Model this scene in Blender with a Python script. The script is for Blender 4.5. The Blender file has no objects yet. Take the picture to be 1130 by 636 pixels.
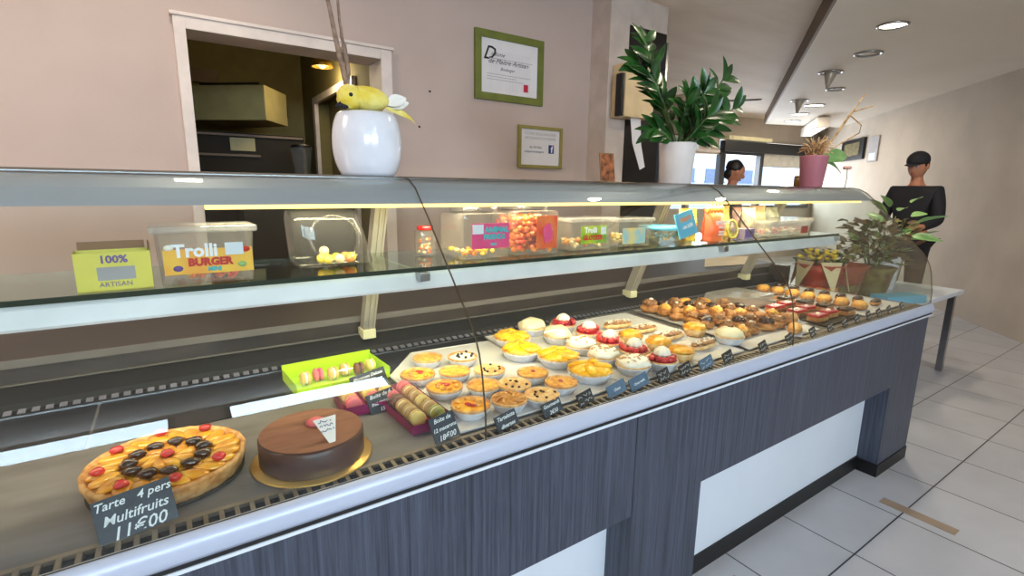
import bpy, bmesh, math, random
from mathutils import Vector, Matrix, noise, Euler
PI = math.pi
scene = bpy.context.scene
COL = scene.collection
def R(a): return math.radians(a)
def lin(c):
    return tuple((x/255/12.92 if x/255 <= 0.04045 else ((x/255+0.055)/1.055)**2.4) for x in c)

# ------------------------------------------------------------------ materials
def newmat(name):
    m = bpy.data.materials.new(name); m.use_nodes = True
    nt = m.node_tree; nt.nodes.clear()
    out = nt.nodes.new('ShaderNodeOutputMaterial')
    return m, nt, out
def mat(name, c, rough=.5, metal=0, c2=None, scale=8, stretch=(1,1,1), bump=0, bscale=None, spec=.5, coat=0, detail=4, lo=.35, hi=.65, sss=0, trans=0):
    m, nt, out = newmat(name)
    b = nt.nodes.new('ShaderNodeBsdfPrincipled')
    b.inputs['Base Color'].default_value = (*lin(c), 1)
    b.inputs['Roughness'].default_value = rough
    b.inputs['Metallic'].default_value = metal
    b.inputs['Specular IOR Level'].default_value = spec
    b.inputs['Coat Weight'].default_value = coat
    b.inputs['Subsurface Weight'].default_value = sss
    nt.links.new(b.outputs[0], out.inputs[0])
    if c2 is None: c2 = tuple(x*.93 for x in c)
    tc = nt.nodes.new('ShaderNodeTexCoord'); mp = nt.nodes.new('ShaderNodeMapping')
    mp.inputs['Scale'].default_value = stretch
    nt.links.new(tc.outputs['Object'], mp.inputs[0])
    n = nt.nodes.new('ShaderNodeTexNoise'); n.inputs['Scale'].default_value = scale; n.inputs['Detail'].default_value = detail
    nt.links.new(mp.outputs[0], n.inputs[0])
    r = nt.nodes.new('ShaderNodeValToRGB')
    r.color_ramp.elements[0].position = lo; r.color_ramp.elements[0].color = (*lin(c2), 1)
    r.color_ramp.elements[1].position = hi; r.color_ramp.elements[1].color = (*lin(c), 1)
    nt.links.new(n.outputs[0], r.inputs[0]); nt.links.new(r.outputs[0], b.inputs['Base Color'])
    if bump:
        n2 = n
        if bscale:
            n2 = nt.nodes.new('ShaderNodeTexNoise'); n2.inputs['Scale'].default_value = bscale
            nt.links.new(mp.outputs[0], n2.inputs[0])
        bp = nt.nodes.new('ShaderNodeBump'); bp.inputs['Strength'].default_value = bump; bp.inputs['Distance'].default_value = .003
        nt.links.new(n2.outputs[0], bp.inputs['Height']); nt.links.new(bp.outputs[0], b.inputs['Normal'])
    return m
def emis(name, c, s):
    m, nt, out = newmat(name)
    e = nt.nodes.new('ShaderNodeEmission'); e.inputs[0].default_value = (*lin(c), 1); e.inputs[1].default_value = s
    nt.links.new(e.outputs[0], out.inputs[0]); return m
def glass(name, tint=(255,255,255), ior=1.45, rough=0.0, haze=0, hazec=(255,255,255)):
    """a thin sheet: what is behind it, plus a mirror reflection by Fresnel, plus a little milky diffuse for plastic"""
    m, nt, out = newmat(name)
    t = nt.nodes.new('ShaderNodeBsdfTransparent'); t.inputs[0].default_value = (*lin(tint), 1)
    g = nt.nodes.new('ShaderNodeBsdfGlossy'); g.inputs['Roughness'].default_value = rough
    f = nt.nodes.new('ShaderNodeFresnel'); gm = nt.nodes.new('ShaderNodeNewGeometry')
    mr = nt.nodes.new('ShaderNodeMapRange'); mr.inputs['To Min'].default_value = ior; mr.inputs['To Max'].default_value = 1/ior
    nt.links.new(gm.outputs['Backfacing'], mr.inputs['Value']); nt.links.new(mr.outputs[0], f.inputs[0])   # the same Fresnel from either side of the sheet
    mx = nt.nodes.new('ShaderNodeMixShader')
    base = t
    if haze:
        d = nt.nodes.new('ShaderNodeBsdfDiffuse'); d.inputs[0].default_value = (*lin(hazec), 1)
        m2 = nt.nodes.new('ShaderNodeMixShader'); m2.inputs[0].default_value = haze
        nt.links.new(t.outputs[0], m2.inputs[1]); nt.links.new(d.outputs[0], m2.inputs[2]); base = m2
    nt.links.new(f.outputs[0], mx.inputs[0]); nt.links.new(base.outputs[0], mx.inputs[1]); nt.links.new(g.outputs[0], mx.inputs[2])
    nt.links.new(mx.outputs[0], out.inputs[0]); return m

MT = {}
MT['wall'] = mat('plaster_wall', (192,173,163), .8, c2=(185,166,156), scale=2.5, bump=.15, bscale=60)
MT['wall_far'] = mat('plaster_far', (196,182,165), .8, scale=2)
MT['pier'] = mat('pier_plaster', (205,190,178), .8)
MT['ceil'] = mat('ceiling_paint', (238,224,208), .7, c2=(228,212,194), scale=1.2, stretch=(1,4,1))
MT['soffit'] = mat('soffit_paint', (228,219,206), .6, c2=(222,212,198), scale=1)
MT['brown'] = mat('brown_edge', (120,100,84), .6)
MT['blackgloss'] = mat('black_panel', (20,19,21), .35)
MT['black'] = mat('black_plastic', (16,16,18), .45)
MT['white'] = mat('white_gloss', (214,222,230), .3, c2=(212,220,228))
MT['paint'] = mat('cream_woodwork', (222,208,198), .5)
MT['frame_green'] = mat('green_frame_wood', (108,116,40), .5, c2=(94,102,34), scale=10)
MT['frame_olive'] = mat('olive_frame_wood', (146,136,68), .5)
MT['paper'] = mat('paper', (226,222,222), .8, c2=(220,216,216))
MT['ink'] = mat('ink', (30,28,32), .8)
MT['greyink'] = mat('grey_ink', (170,166,166), .8)
MT['blueink'] = mat('blue_ink', (40,60,120), .8)
MT['redink'] = mat('red_seal', (190,30,60), .7)
MT['chalk'] = mat('chalk_white', (232,236,240), .9)
MT['slate'] = mat('slate', (46,54,66), .6, c2=(36,42,52), scale=30, bump=.3)
MT['slate_blue'] = mat('slate_bluish', (84,110,138), .6, c2=(70,96,124), scale=30)
MT['slate_black'] = mat('slate_black', (32,32,34), .5)
MT['alu'] = mat('aluminium', (176,178,182), .28, 1, c2=(166,168,173), scale=30)
MT['silver'] = mat('silver_lacquer', (160,163,172), .42, .1, c2=(156,160,170), scale=4)
MT['rail'] = mat('rail_lacquer', (182,190,208), .35, .1, c2=(178,187,206), scale=5)
MT['railw'] = mat('shelf_rail_lacquer', (226,226,228), .35)
MT['cream'] = mat('cream_plastic', (236,226,180), .45)
MT['profile'] = mat('profile_grey', (190,182,166), .4, .3)
MT['deck'] = mat('brushed_deck_steel', (120,117,118), .4, .25, c2=(98,94,94), scale=6, stretch=(1,3,1), bump=.05)
MT['deckdark'] = mat('dark_deck_tile', (40,38,42), .28, .4, c2=(30,29,33), scale=5)
MT['rear'] = mat('rear_panel_black', (17,17,20), .6, c2=(15,15,18), scale=3, spec=.25)
MT['rearbrown'] = mat('rear_step_steel', (74,66,62), .4, .5, c2=(56,50,48), scale=5)
MT['worktop'] = mat('worktop_steel', (62,52,46), .5, .0, c2=(52,44,40), scale=4, spec=.3)
MT['edge_steel'] = mat('dull_steel_edge', (112,104,98), .5)
MT['vent'] = mat('vent_grey', (120,118,130), .4, .2)
MT['grille'] = mat('grille_steel', (150,136,118), .4, .6, c2=(126,114,98), scale=20)
MT['dark'] = mat('dark_void', (20,18,18), .8)
MT['glass'] = glass('case_glass', (250,253,251), 1.42)
MT['shelfglass'] = glass('shelf_glass', (226,240,232), 1.5)
MT['glassedge'] = mat('glass_edge', (34,52,44), .15)
MT['glassedge2'] = mat('glass_joint', (96,84,68), .2, .3)
MT['plastic'] = glass('clear_plastic', (246,246,244), 1.4, .06, .08, (225,220,215))
MT['plastic2'] = glass('clear_lid_plastic', (250,250,250), 1.4, .04, .02)
MT['milky'] = glass('milky_plastic', (240,240,240), 1.4, .15, .2, (235,232,228))
MT['led'] = emis('warm_led', (255,214,120), 3.5)
MT['tube'] = emis('spot_glow', (255,240,205), 14)
MT['tubeflat'] = emis('ceiling_tube_glow', (255,244,210), 5)
# laminate with vertical grain
def laminate():
    m, nt, out = newmat('grained_laminate')
    b = nt.nodes.new('ShaderNodeBsdfPrincipled'); b.inputs['Roughness'].default_value = .42
    tc = nt.nodes.new('ShaderNodeTexCoord'); mp = nt.nodes.new('ShaderNodeMapping'); mp.inputs['Scale'].default_value = (420, 420, 9)
    n = nt.nodes.new('ShaderNodeTexNoise'); n.inputs['Scale'].default_value = 1; n.inputs['Detail'].default_value = 5; n.inputs['Roughness'].default_value = .7
    mp2 = nt.nodes.new('ShaderNodeMapping'); mp2.inputs['Scale'].default_value = (130, 130, 2)
    n2 = nt.nodes.new('ShaderNodeTexNoise'); n2.inputs['Scale'].default_value = 1
    ad = nt.nodes.new('ShaderNodeMath'); ad.operation = 'ADD'; mu = nt.nodes.new('ShaderNodeMath'); mu.operation = 'MULTIPLY'; mu.inputs[1].default_value = .5
    r = nt.nodes.new('ShaderNodeValToRGB')
    r.color_ramp.elements[0].position = .36; r.color_ramp.elements[0].color = (*lin((39,43,55)), 1)
    r.color_ramp.elements[1].position = .62; r.color_ramp.elements[1].color = (*lin((75,82,98)), 1)
    L = nt.links.new
    L(tc.outputs['Object'], mp.inputs[0]); L(tc.outputs['Object'], mp2.inputs[0]); L(mp.outputs[0], n.inputs[0]); L(mp2.outputs[0], n2.inputs[0])
    L(n.outputs[0], ad.inputs[0]); L(n2.outputs[0], ad.inputs[1]); L(ad.outputs[0], mu.inputs[0]); L(mu.outputs[0], r.inputs[0])
    L(r.outputs[0], b.inputs['Base Color'])
    bp = nt.nodes.new('ShaderNodeBump'); bp.inputs['Strength'].default_value = .25; bp.inputs['Distance'].default_value = .001
    L(mu.outputs[0], bp.inputs['Height']); L(bp.outputs[0], b.inputs['Normal'])
    L(b.outputs[0], out.inputs[0]); return m
MT['laminate'] = laminate()
def tiles():
    m, nt, out = newmat('floor_tiles')
    b = nt.nodes.new('ShaderNodeBsdfPrincipled'); b.inputs['Roughness'].default_value = .35
    tc = nt.nodes.new('ShaderNodeTexCoord'); mp = nt.nodes.new('ShaderNodeMapping'); mp.inputs['Location'].default_value = (-1.593+.4*10, -.646+.4*20, 0)
    br = nt.nodes.new('ShaderNodeTexBrick'); br.offset = 0; br.squash = 1
    br.inputs['Scale'].default_value = 1; br.inputs['Brick Width'].default_value = .4; br.inputs['Row Height'].default_value = .4
    br.inputs['Mortar Size'].default_value = .0028; br.inputs['Mortar Smooth'].default_value = .1
    br.inputs['Color1'].default_value = (*lin((198,198,200)), 1); br.inputs['Color2'].default_value = (*lin((190,190,194)), 1)
    br.inputs['Mortar'].default_value = (*lin((40,42,48)), 1)
    n = nt.nodes.new('ShaderNodeTexNoise'); n.inputs['Scale'].default_value = 5; n.inputs['Detail'].default_value = 6
    mix = nt.nodes.new('ShaderNodeMix'); mix.data_type = 'RGBA'; mix.blend_type = 'MULTIPLY'; mix.inputs[0].default_value = .22
    L = nt.links.new
    L(tc.outputs['Object'], mp.inputs[0]); L(mp.outputs[0], br.inputs[0]); L(tc.outputs['Object'], n.inputs[0])
    L(br.outputs[0], mix.inputs[6]); L(n.outputs[0], mix.inputs[7]); L(mix.outputs[2], b.inputs['Base Color'])
    L(b.outputs[0], out.inputs[0]); return m
MT['tiles'] = tiles()
# food
def food(name, c, c2, scale=60, rough=.55, bump=.6, coat=0, **k): return mat(name, c, rough, 0, c2=c2, scale=scale, bump=bump, coat=coat, **k)
MT['crust'] = food('baked_crust', (226,176,112), (182,118,58), 55)
MT['cruste'] = food('pale_crust', (236,202,146), (206,150,84), 60)
MT['custard'] = food('yellow_custard', (246,192,60), (222,136,30), 60, .3, .6, .3)
MT['lemon'] = food('mango_slices', (255,204,40), (246,168,8), 50, .3, .8, .3)
MT['golden'] = food('golden_filling', (240,190,88), (204,124,40), 70, .45, .8)
MT['apple'] = food('apple_filling', (222,168,92), (186,120,52), 35, .35, .8, .4)
MT['creamy'] = food('whipped_cream', (250,244,230), (242,232,212), 20, .5, .4)
MT['buttery'] = food('pale_cream_glaze', (248,238,206), (236,220,176), 25, .35, .5)
MT['straw'] = food('strawberry', (206,40,42), (150,18,26), 60, .25, .5, .6)
MT['rasp'] = food('pink_berry_jelly', (206,70,110), (160,40,80), 60, .3, .6, .4)
MT['redglaze'] = food('red_glaze', (214,44,40), (180,24,26), 20, .15, .2, .8)
MT['choc'] = food('chocolate_glaze', (78,44,32), (48,26,20), 30, .25, .3, .4)
MT['cocoa'] = mat('cocoa_top', (142,90,68), .6, c2=(126,78,58), scale=14, stretch=(1,6,1), bump=.3, bscale=120)
MT['chocside'] = mat('chocolate_side', (82,54,48), .35, c2=(64,42,38), scale=14)
MT['chips'] = food('dark_chocolate', (50,26,18), (30,16,12), 30, .3, .2)
MT['blue'] = food('blueberry', (48,34,62), (28,20,40), 40, .35, .2)
MT['nut'] = food('chopped_nuts', (214,172,116), (160,108,60), 80, .6, .8)
MT['pastry'] = food('choux_pastry', (206,146,78), (150,90,40), 40, .5, .8)
MT['brownnut'] = food('praline_coating', (186,130,78), (92,56,30), 110, .4, 1)
MT['cup'] = mat('paper_cup', (226,226,234), .7, c2=(206,206,216), scale=60)
MT['doily'] = mat('white_tray_paper', (206,202,200), .6, c2=(192,188,188), scale=9)
MT['greypaper'] = mat('grey_baking_paper', (176,170,168), .6, c2=(150,144,142), scale=12)
MT['gold'] = mat('gold_board', (214,176,96), .3, .8)
MT['kraft'] = mat('kraft_board', (150,112,80), .7)
MT['lime'] = mat('lime_card', (182,216,30), .5, c2=(170,206,24))
MT['magenta'] = mat('magenta_tray', (150,30,92), .35, c2=(130,22,80))
MT['mpink'] = food('pink_macaron', (232,120,126), (216,98,108), 30, .5, .2)
MT['mtan'] = food('tan_macaron', (214,176,112), (196,152,88), 30, .5, .2)
MT['mlemon'] = food('lemon_macaron', (232,206,120), (216,186,96), 30, .5, .2)
MT['mbrown'] = food('chocolate_macaron', (136,88,66), (110,68,50), 30, .5, .2)
MT['mgreen'] = food('green_macaron', (178,180,92), (158,160,74), 30, .5, .2)
MT['peach'] = food('peach_slices', (236,176,48), (212,134,28), 30, .2, .6, .8)
MT['prune'] = food('glazed_prunes', (58,26,16), (30,12,8), 30, .12, .5, .9)
MT['yellow'] = mat('yellow_card', (226,214,86), .5)
MT['orange'] = mat('orange_wrap', (242,120,40), .4, c2=(240,84,60), scale=5)
MT['lblyellow'] = mat('yellow_label', (238,190,60), .5, c2=(236,152,48), scale=14)
MT['lblpink'] = mat('pink_label', (222,74,128), .5, c2=(208,60,120), scale=12)
MT['lblred'] = mat('red_candy_label', (216,66,44), .4, c2=(226,128,70), scale=22)
MT['lblgreen'] = mat('green_label', (86,150,52), .5, c2=(190,196,50), scale=16)
MT['lblblue'] = mat('blue_label', (110,180,214), .5, c2=(226,190,90), scale=16)
MT['sky_blue'] = mat('sky_blue_card', (96,186,222), .5)
MT['teal'] = mat('teal_ink', (60,180,190), .6)
MT['redtext'] = mat('red_lettering', (200,40,30), .6)
MT['orangetext'] = mat('orange_lettering', (240,140,40), .6)
MT['purpleink'] = mat('purple_lettering', (110,80,150), .6)
MT['whitetext'] = mat('white_lettering', (244,246,250), .6)
MT['candy_red'] = mat('red_gummy', (222,60,40), .3, c2=(238,140,60), scale=30, coat=.5)
MT['candy_y'] = mat('yellow_candy', (238,206,70), .25, coat=.5)
MT['candy_o'] = mat('orange_candy', (238,140,60), .25, coat=.5)
MT['candy_g'] = mat('green_candy', (170,190,50), .25, coat=.5)
MT['candy_p'] = mat('pale_candy', (240,214,160), .25, coat=.5)
MT['ceramic'] = mat('white_ceramic', (226,228,234), .18, coat=.3)
MT['pot2'] = mat('matte_white_pot', (232,222,214), .5)
MT['pinkpot'] = mat('dusty_pink_pot', (186,118,128), .35, c2=(178,108,120), scale=6)
MT['bark'] = mat('twig_bark', (150,124,104), .8, c2=(112,90,74), scale=60, bump=.6)
MT['dry'] = mat('dried_stem', (222,190,140), .8, c2=(180,130,84), scale=40)
MT['leaf'] = mat('glossy_leaf', (54,104,38), .3, c2=(20,56,22), scale=12, lo=.35, hi=.7)
MT['leaf2'] = mat('orchid_leaf', (150,190,120), .3, c2=(110,156,88), scale=10)
MT['stem'] = mat('green_stem', (70,96,44), .5)
MT['moss'] = mat('dried_foliage', (120,116,62), .8, c2=(92,62,44), scale=20)
MT['birdy'] = mat('yellow_plush', (234,222,128), .9, c2=(222,196,58), scale=20, bump=.8, bscale=150)
MT['birdw'] = mat('white_feather', (240,238,228), .8)
MT['dispenser'] = mat('cream_dispenser', (226,198,152), .35)
MT['tape'] = mat('brown_tape', (160,138,116), .7)
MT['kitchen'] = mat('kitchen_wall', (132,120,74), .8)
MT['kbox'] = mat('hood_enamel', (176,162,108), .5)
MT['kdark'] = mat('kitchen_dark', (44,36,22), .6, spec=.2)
MT['brass'] = mat('brass', (210,170,80), .25, .9)
MT['skin'] = mat('skin', (196,136,104), .5, c2=(184,120,90), scale=8)
MT['hair'] = mat('dark_hair', (26,20,18), .5, c2=(14,11,10), scale=40)
MT['cloth_dark'] = mat('dark_cloth', (28,28,34), .8)
MT['cloth_grey'] = mat('grey_cloth', (92,84,84), .8)
MT['jeans'] = mat('denim', (44,54,78), .8)
MT['eye'] = mat('eye_white', (236,232,226), .3)
MT['lips'] = mat('lips', (164,80,74), .5)
MT['redfoil'] = mat('red_wrapping', (176,50,36), .4, c2=(150,36,28), scale=8)
MT['yellow_petal'] = mat('yellow_petal', (244,206,60), .6)
MT['tissue'] = mat('cream_wrap', (228,206,172), .6)
MT['facade'] = mat('street_facade', (236,240,244), .8, c2=(232,236,240), scale=.5)
MT['awning'] = mat('tan_awning', (226,198,150), .8)
MT['facwin'] = mat('facade_window', (130,146,170), .3)
MT['blind'] = mat('roller_blind', (206,200,186), .8)
MT['asphalt'] = mat('street_asphalt', (150,150,155), .9)
MT['winglass'] = glass('window_glass', (250,252,255), 1.4)

# ------------------------------------------------------------------ mesh builder
class M:
    def __init__(s): s.v = []; s.f = []; s.m = []; s.s = []
    def add(s, vs, fs, mi=0, sm=False, T=None):
        o = len(s.v)
        s.v += [tuple(T @ Vector(v)) if T is not None else tuple(v) for v in vs]
        for f in fs: s.f.append(tuple(i+o for i in f)); s.m.append(mi); s.s.append(sm)
        return s
    def box(s, a, b, mi=0, T=None):
        (x0,y0,z0),(x1,y1,z1) = a, b
        return s.add([(x0,y0,z0),(x1,y0,z0),(x1,y1,z0),(x0,y1,z0),(x0,y0,z1),(x1,y0,z1),(x1,y1,z1),(x0,y1,z1)],
            [(0,3,2,1),(4,5,6,7),(0,1,5,4),(1,2,6,5),(2,3,7,6),(3,0,4,7)], mi, False, T)
    def taper(s, x, y, z0, z1, k, mi=0, T=None, top=True, bot=True):
        vs = [(-x,-y,z0),(x,-y,z0),(x,y,z0),(-x,y,z0),(-x*k,-y*k,z1),(x*k,-y*k,z1),(x*k,y*k,z1),(-x*k,y*k,z1)]
        fs = [(0,1,5,4),(1,2,6,5),(2,3,7,6),(3,0,4,7)]
        if top: fs.append((4,5,6,7))
        if bot: fs.append((0,3,2,1))
        return s.add(vs, fs, mi, False, T)
    def prism(s, poly, x0, x1, mi=0, T=None, sm=False, cap=None):
        n = len(poly)
        vs = [(x0,y,z) for y,z in poly]+[(x1,y,z) for y,z in poly]
        fs = [(i,(i+1)%n,(i+1)%n+n,i+n) for i in range(n)]
        s.add(vs, fs, mi, sm, T)
        return s.add(vs, [tuple(range(n))[::-1], tuple(range(n,2*n))], mi if cap is None else cap, False, T)
    def lathe(s, pr, seg=24, mi=0, T=None, sm=True, flute=None, sx=1, sy=1):
        vs = []; fs = []
        n = len(pr)
        for i,(r,z) in enumerate(pr):
            for k in range(seg):
                a = 2*PI*k/seg; rr = r
                if flute and r > flute[2]: rr = r*(1+flute[1]*math.cos(a*flute[0]))
                vs.append((rr*math.cos(a)*sx, rr*math.sin(a)*sy, z))
        for i in range(n-1):
            for k in range(seg):
                fs.append((i*seg+k, i*seg+(k+1)%seg, (i+1)*seg+(k+1)%seg, (i+1)*seg+k))
        if pr[0][0] > 1e-5: fs.append(tuple(range(seg))[::-1])
        if pr[-1][0] > 1e-5: fs.append(tuple(range((n-1)*seg, n*seg)))
        return s.add(vs, fs, mi, sm, T)
    def tube(s, pts, r, seg=8, mi=0, T=None, sm=True):
        pts = [Vector(p) for p in pts]; n = len(pts)
        rs = r if isinstance(r, (list,tuple)) else [r]*n
        vs = []; up = Vector((0,0,1))
        for i,p in enumerate(pts):
            d = (pts[min(i+1,n-1)]-pts[max(i-1,0)]).normalized()
            u = d.cross(up if abs(d.z) < .95 else Vector((1,0,0))).normalized(); w = d.cross(u)
            for k in range(seg):
                a = 2*PI*k/seg; vs.append(p+(u*math.cos(a)+w*math.sin(a))*rs[i])
        fs = [(i*seg+k, i*seg+(k+1)%seg, (i+1)*seg+(k+1)%seg, (i+1)*seg+k) for i in range(n-1) for k in range(seg)]
        fs += [tuple(range(seg))[::-1], tuple(range((n-1)*seg, n*seg))]
        return s.add(vs, fs, mi, sm, T)
    def blob(s, c, rad, sub=2, amp=0, sc=3, seed=0, mi=0, T=None, flat=None):
        bm = bmesh.new(); bmesh.ops.create_icosphere(bm, subdivisions=sub, radius=1)
        vs = []
        for v in bm.verts:
            p = v.co.copy(); k = 1+amp*noise.noise(p*sc+Vector((seed*7.3, seed*1.7, seed)))
            p = Vector((p.x*rad[0]*k, p.y*rad[1]*k, p.z*rad[2]*k))
            if flat is not None and p.z < flat: p.z = flat
            vs.append(tuple(p+Vector(c)))
        fs = [tuple(v.index for v in f.verts) for f in bm.faces]; bm.free()
        return s.add(vs, fs, mi, True, T)
    def leaf(s, p, d, up, L, W, mi=0, curl=.15, seg=5):
        p = Vector(p); d = Vector(d).normalized(); sd = d.cross(Vector(up)).normalized(); n = sd.cross(d)
        vs = []; fs = []
        for i in range(seg+1):
            t = i/seg; w = W*math.sin(PI*min(1,t*.92+.05))**.8*(1-.25*t)*.5
            c = p+d*L*t - n*curl*L*t*t
            vs += [c-sd*w+n*w*.35, c, c+sd*w+n*w*.35]
        for i in range(seg):
            for k in (0,1):
                a = i*3+k; fs.append((a, a+1, a+4, a+3))
        return s.add(vs, fs, mi, True)
    def build(s, name, mats, parent=None, bevel=0, loc=None, T=None, merge=False):
        if not isinstance(mats, (list,tuple)): mats = [mats]
        me = bpy.data.meshes.new(name); me.from_pydata(s.v, [], s.f)
        for m in mats: me.materials.append(MT[m] if isinstance(m, str) else m)
        for p,mi,sm in zip(me.polygons, s.m, s.s): p.material_index = mi; p.use_smooth = sm
        bm = bmesh.new(); bm.from_mesh(me)
        if merge: bmesh.ops.remove_doubles(bm, verts=bm.verts, dist=1e-5)
        if bevel:
            bmesh.ops.remove_doubles(bm, verts=bm.verts, dist=1e-6)
            es = [e for e in bm.edges if len(e.link_faces) == 2 and e.calc_face_angle(0) > .5]
            bmesh.ops.bevel(bm, geom=es, offset=bevel, segments=2, profile=.7, affect='EDGES', clamp_overlap=True)
        bmesh.ops.recalc_face_normals(bm, faces=bm.faces)
        bm.to_mesh(me); bm.free()
        o = bpy.data.objects.new(name, me); COL.objects.link(o)
        if parent is not None: o.parent = parent
        if loc is not None: o.location = loc
        if T is not None: o.matrix_local = T
        return o
def tag(o, label=None, cat=None, group=None, kind=None):
    if label: o['label'] = label
    if cat: o['category'] = cat
    if group: o['group'] = group
    if kind: o['kind'] = kind
    return o
def thing(name, label, cat, loc=(0,0,0), rz=0, group=None, rx=0, ry=0):
    o = bpy.data.objects.new(name, None); COL.objects.link(o); o.empty_display_size = .05
    o.location = loc; o.rotation_euler = (rx, ry, rz)
    return tag(o, label, cat, group)
def struct(name, mb, mats, **k):
    return tag(mb.build(name, mats, **k), kind='structure')
def dup(o, parent=None):
    c = o.copy(); COL.objects.link(c); c.parent = parent
    for ch in list(o.children): dup(ch, c)
    return c
def text(s, size, mt, parent, loc=(0,0,0), rot=(PI/2,0,0), shear=0, align='CENTER', name='lettering', ext=.0002, xs=1, bold=0):
    cu = bpy.data.curves.new('t', 'FONT'); cu.body = s; cu.size = size; cu.align_x = align; cu.align_y = 'CENTER'
    cu.extrude = ext; cu.shear = shear; cu.resolution_u = 2; cu.offset = bold; cu.space_line = .85
    o = bpy.data.objects.new('t', cu); COL.objects.link(o)
    dg = bpy.context.evaluated_depsgraph_get(); me = bpy.data.meshes.new_from_object(o.evaluated_get(dg))
    bpy.data.objects.remove(o); bpy.data.curves.remove(cu)
    me.materials.clear(); me.materials.append(MT[mt])
    o = bpy.data.objects.new(name, me); COL.objects.link(o); o.parent = parent
    o.location = loc; o.rotation_euler = rot; o.scale = (xs,1,1); return o
def scribble(w, h, rnd, lines=2, mt='chalk', parent=None, y=-.0035, zc=0):
    """illegible handwriting: wavy chalk strokes"""
    b = M()
    for L in range(lines):
        z0 = zc+h*(.5-(L+.5)/lines); x = -w*.42; pts = []
        while x < w*.42:
            pts.append((x, y, z0+h/lines*.3*rnd.uniform(-1,1))); x += w*.06
            if rnd.random() < .14 and len(pts) > 2:
                b.tube(pts, .0007, 4, 0); pts = []; x += w*.05
        if len(pts) > 1: b.tube(pts, .0007, 4, 0)
    return b.build('lettering', mt, parent)

# ------------------------------------------------------------------ camera
HC = 1.32
cam = bpy.data.cameras.new('camera'); camo = bpy.data.objects.new('camera', cam); COL.objects.link(camo)
a, bb, cc = 5.95414866e-01, 1.95139372e-01, 1.29292126e-02
cam.sensor_fit = 'HORIZONTAL'; cam.sensor_width = 36; cam.lens = 556.44/1130*36
F0 = Matrix(((math.cos(a), -math.sin(a), 0), (0,0,-1), (math.sin(a), math.cos(a), 0)))
Pm = Matrix(((1,0,0), (0,math.cos(bb),-math.sin(bb)), (0,math.sin(bb),math.cos(bb))))
Rr = Matrix(((math.cos(cc),-math.sin(cc),0), (math.sin(cc),math.cos(cc),0), (0,0,1)))
Rw = Rr @ Pm @ F0                     # rows: image right, down, forward
rt, dn, fw = Rw[0], Rw[1], Rw[2]
mw = Matrix(((rt[0], -dn[0], -fw[0], 0), (rt[1], -dn[1], -fw[1], 0), (rt[2], -dn[2], -fw[2], HC), (0,0,0,1)))
camo.matrix_world = mw; cam.clip_start = .02
scene.camera = camo

# ------------------------------------------------------------------ room
X0, XE = -2.6, 4.6           # left wall, right wall of the customer side
struct('floor', M().box((-4,-3.4,-.05),(14,8,0)), 'tiles')
w = M()   # back wall with the kitchen opening
w.box((X0,2.8,0),(.125,2.95,2.75)); w.box((1.03,2.8,0),(2.53,2.95,2.75)); w.box((.125,2.8,1.99),(1.03,2.95,2.75))
struct('wall_back', w, 'wall')
struct('wall_pier', M().box((2.53,2.62,0),(2.71,2.95,2.75)), 'pier')
struct('wall_panel', M().box((2.71,2.63,0),(3.1,2.95,2.42)), 'blackgloss')
struct('trim_1', M().box((3.085,2.61,0),(3.105,2.632,2.36)), 'alu')
struct('wall_side', M().box((3.0,2.96,0),(3.1,7.2,2.75)), 'wall_far')
struct('wall_header', M().box((2.71,2.63,2.42),(3.1,2.95,2.66)), 'pier')
struct('wall_left', M().box((X0-.15,-3.1,0),(X0,2.95,2.75)), 'wall')
f = M()   # door frame round the opening
f.box((.095,2.765,0),(.14,2.96,2.035)); f.box((1.015,2.765,0),(1.075,2.96,2.035)); f.box((.14,2.765,1.985),(1.015,2.96,2.035)); 
f.box((.085,2.755,2.035),(1.085,2.8,2.05))
struct('trim_2', f, 'paint', bevel=.004)
# kitchen behind
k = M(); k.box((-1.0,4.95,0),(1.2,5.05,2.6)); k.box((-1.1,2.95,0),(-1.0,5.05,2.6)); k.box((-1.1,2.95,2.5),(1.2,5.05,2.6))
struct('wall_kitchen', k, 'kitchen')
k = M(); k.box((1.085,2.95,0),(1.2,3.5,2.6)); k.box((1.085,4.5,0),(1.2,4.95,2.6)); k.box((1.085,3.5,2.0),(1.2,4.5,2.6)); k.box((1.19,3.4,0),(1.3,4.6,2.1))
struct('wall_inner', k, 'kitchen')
struct('trim_3', M().box((1.06,4.44,0),(1.09,4.51,2.02)).box((1.06,3.5,1.97),(1.09,4.44,2.02)).box((1.06,3.44,0),(1.09,3.5,2.02)), 'paint', bevel=.003)
struct('trim_4', M().box((1.05,2.96,0),(1.088,3.03,2.35)), 'paint')
# ceiling: low soffit on the customer side, a raised field beyond the beam
A = Vector((3.633,1.752)); B = Vector((8.958,5.258)); dBA = (B-A).normalized(); nBA = Vector((dBA.y,-dBA.x))
st = A-dBA*9
struct('ceiling', M().box((-4,-3.4,2.66),(14,8,2.75)), 'ceil')
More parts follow.
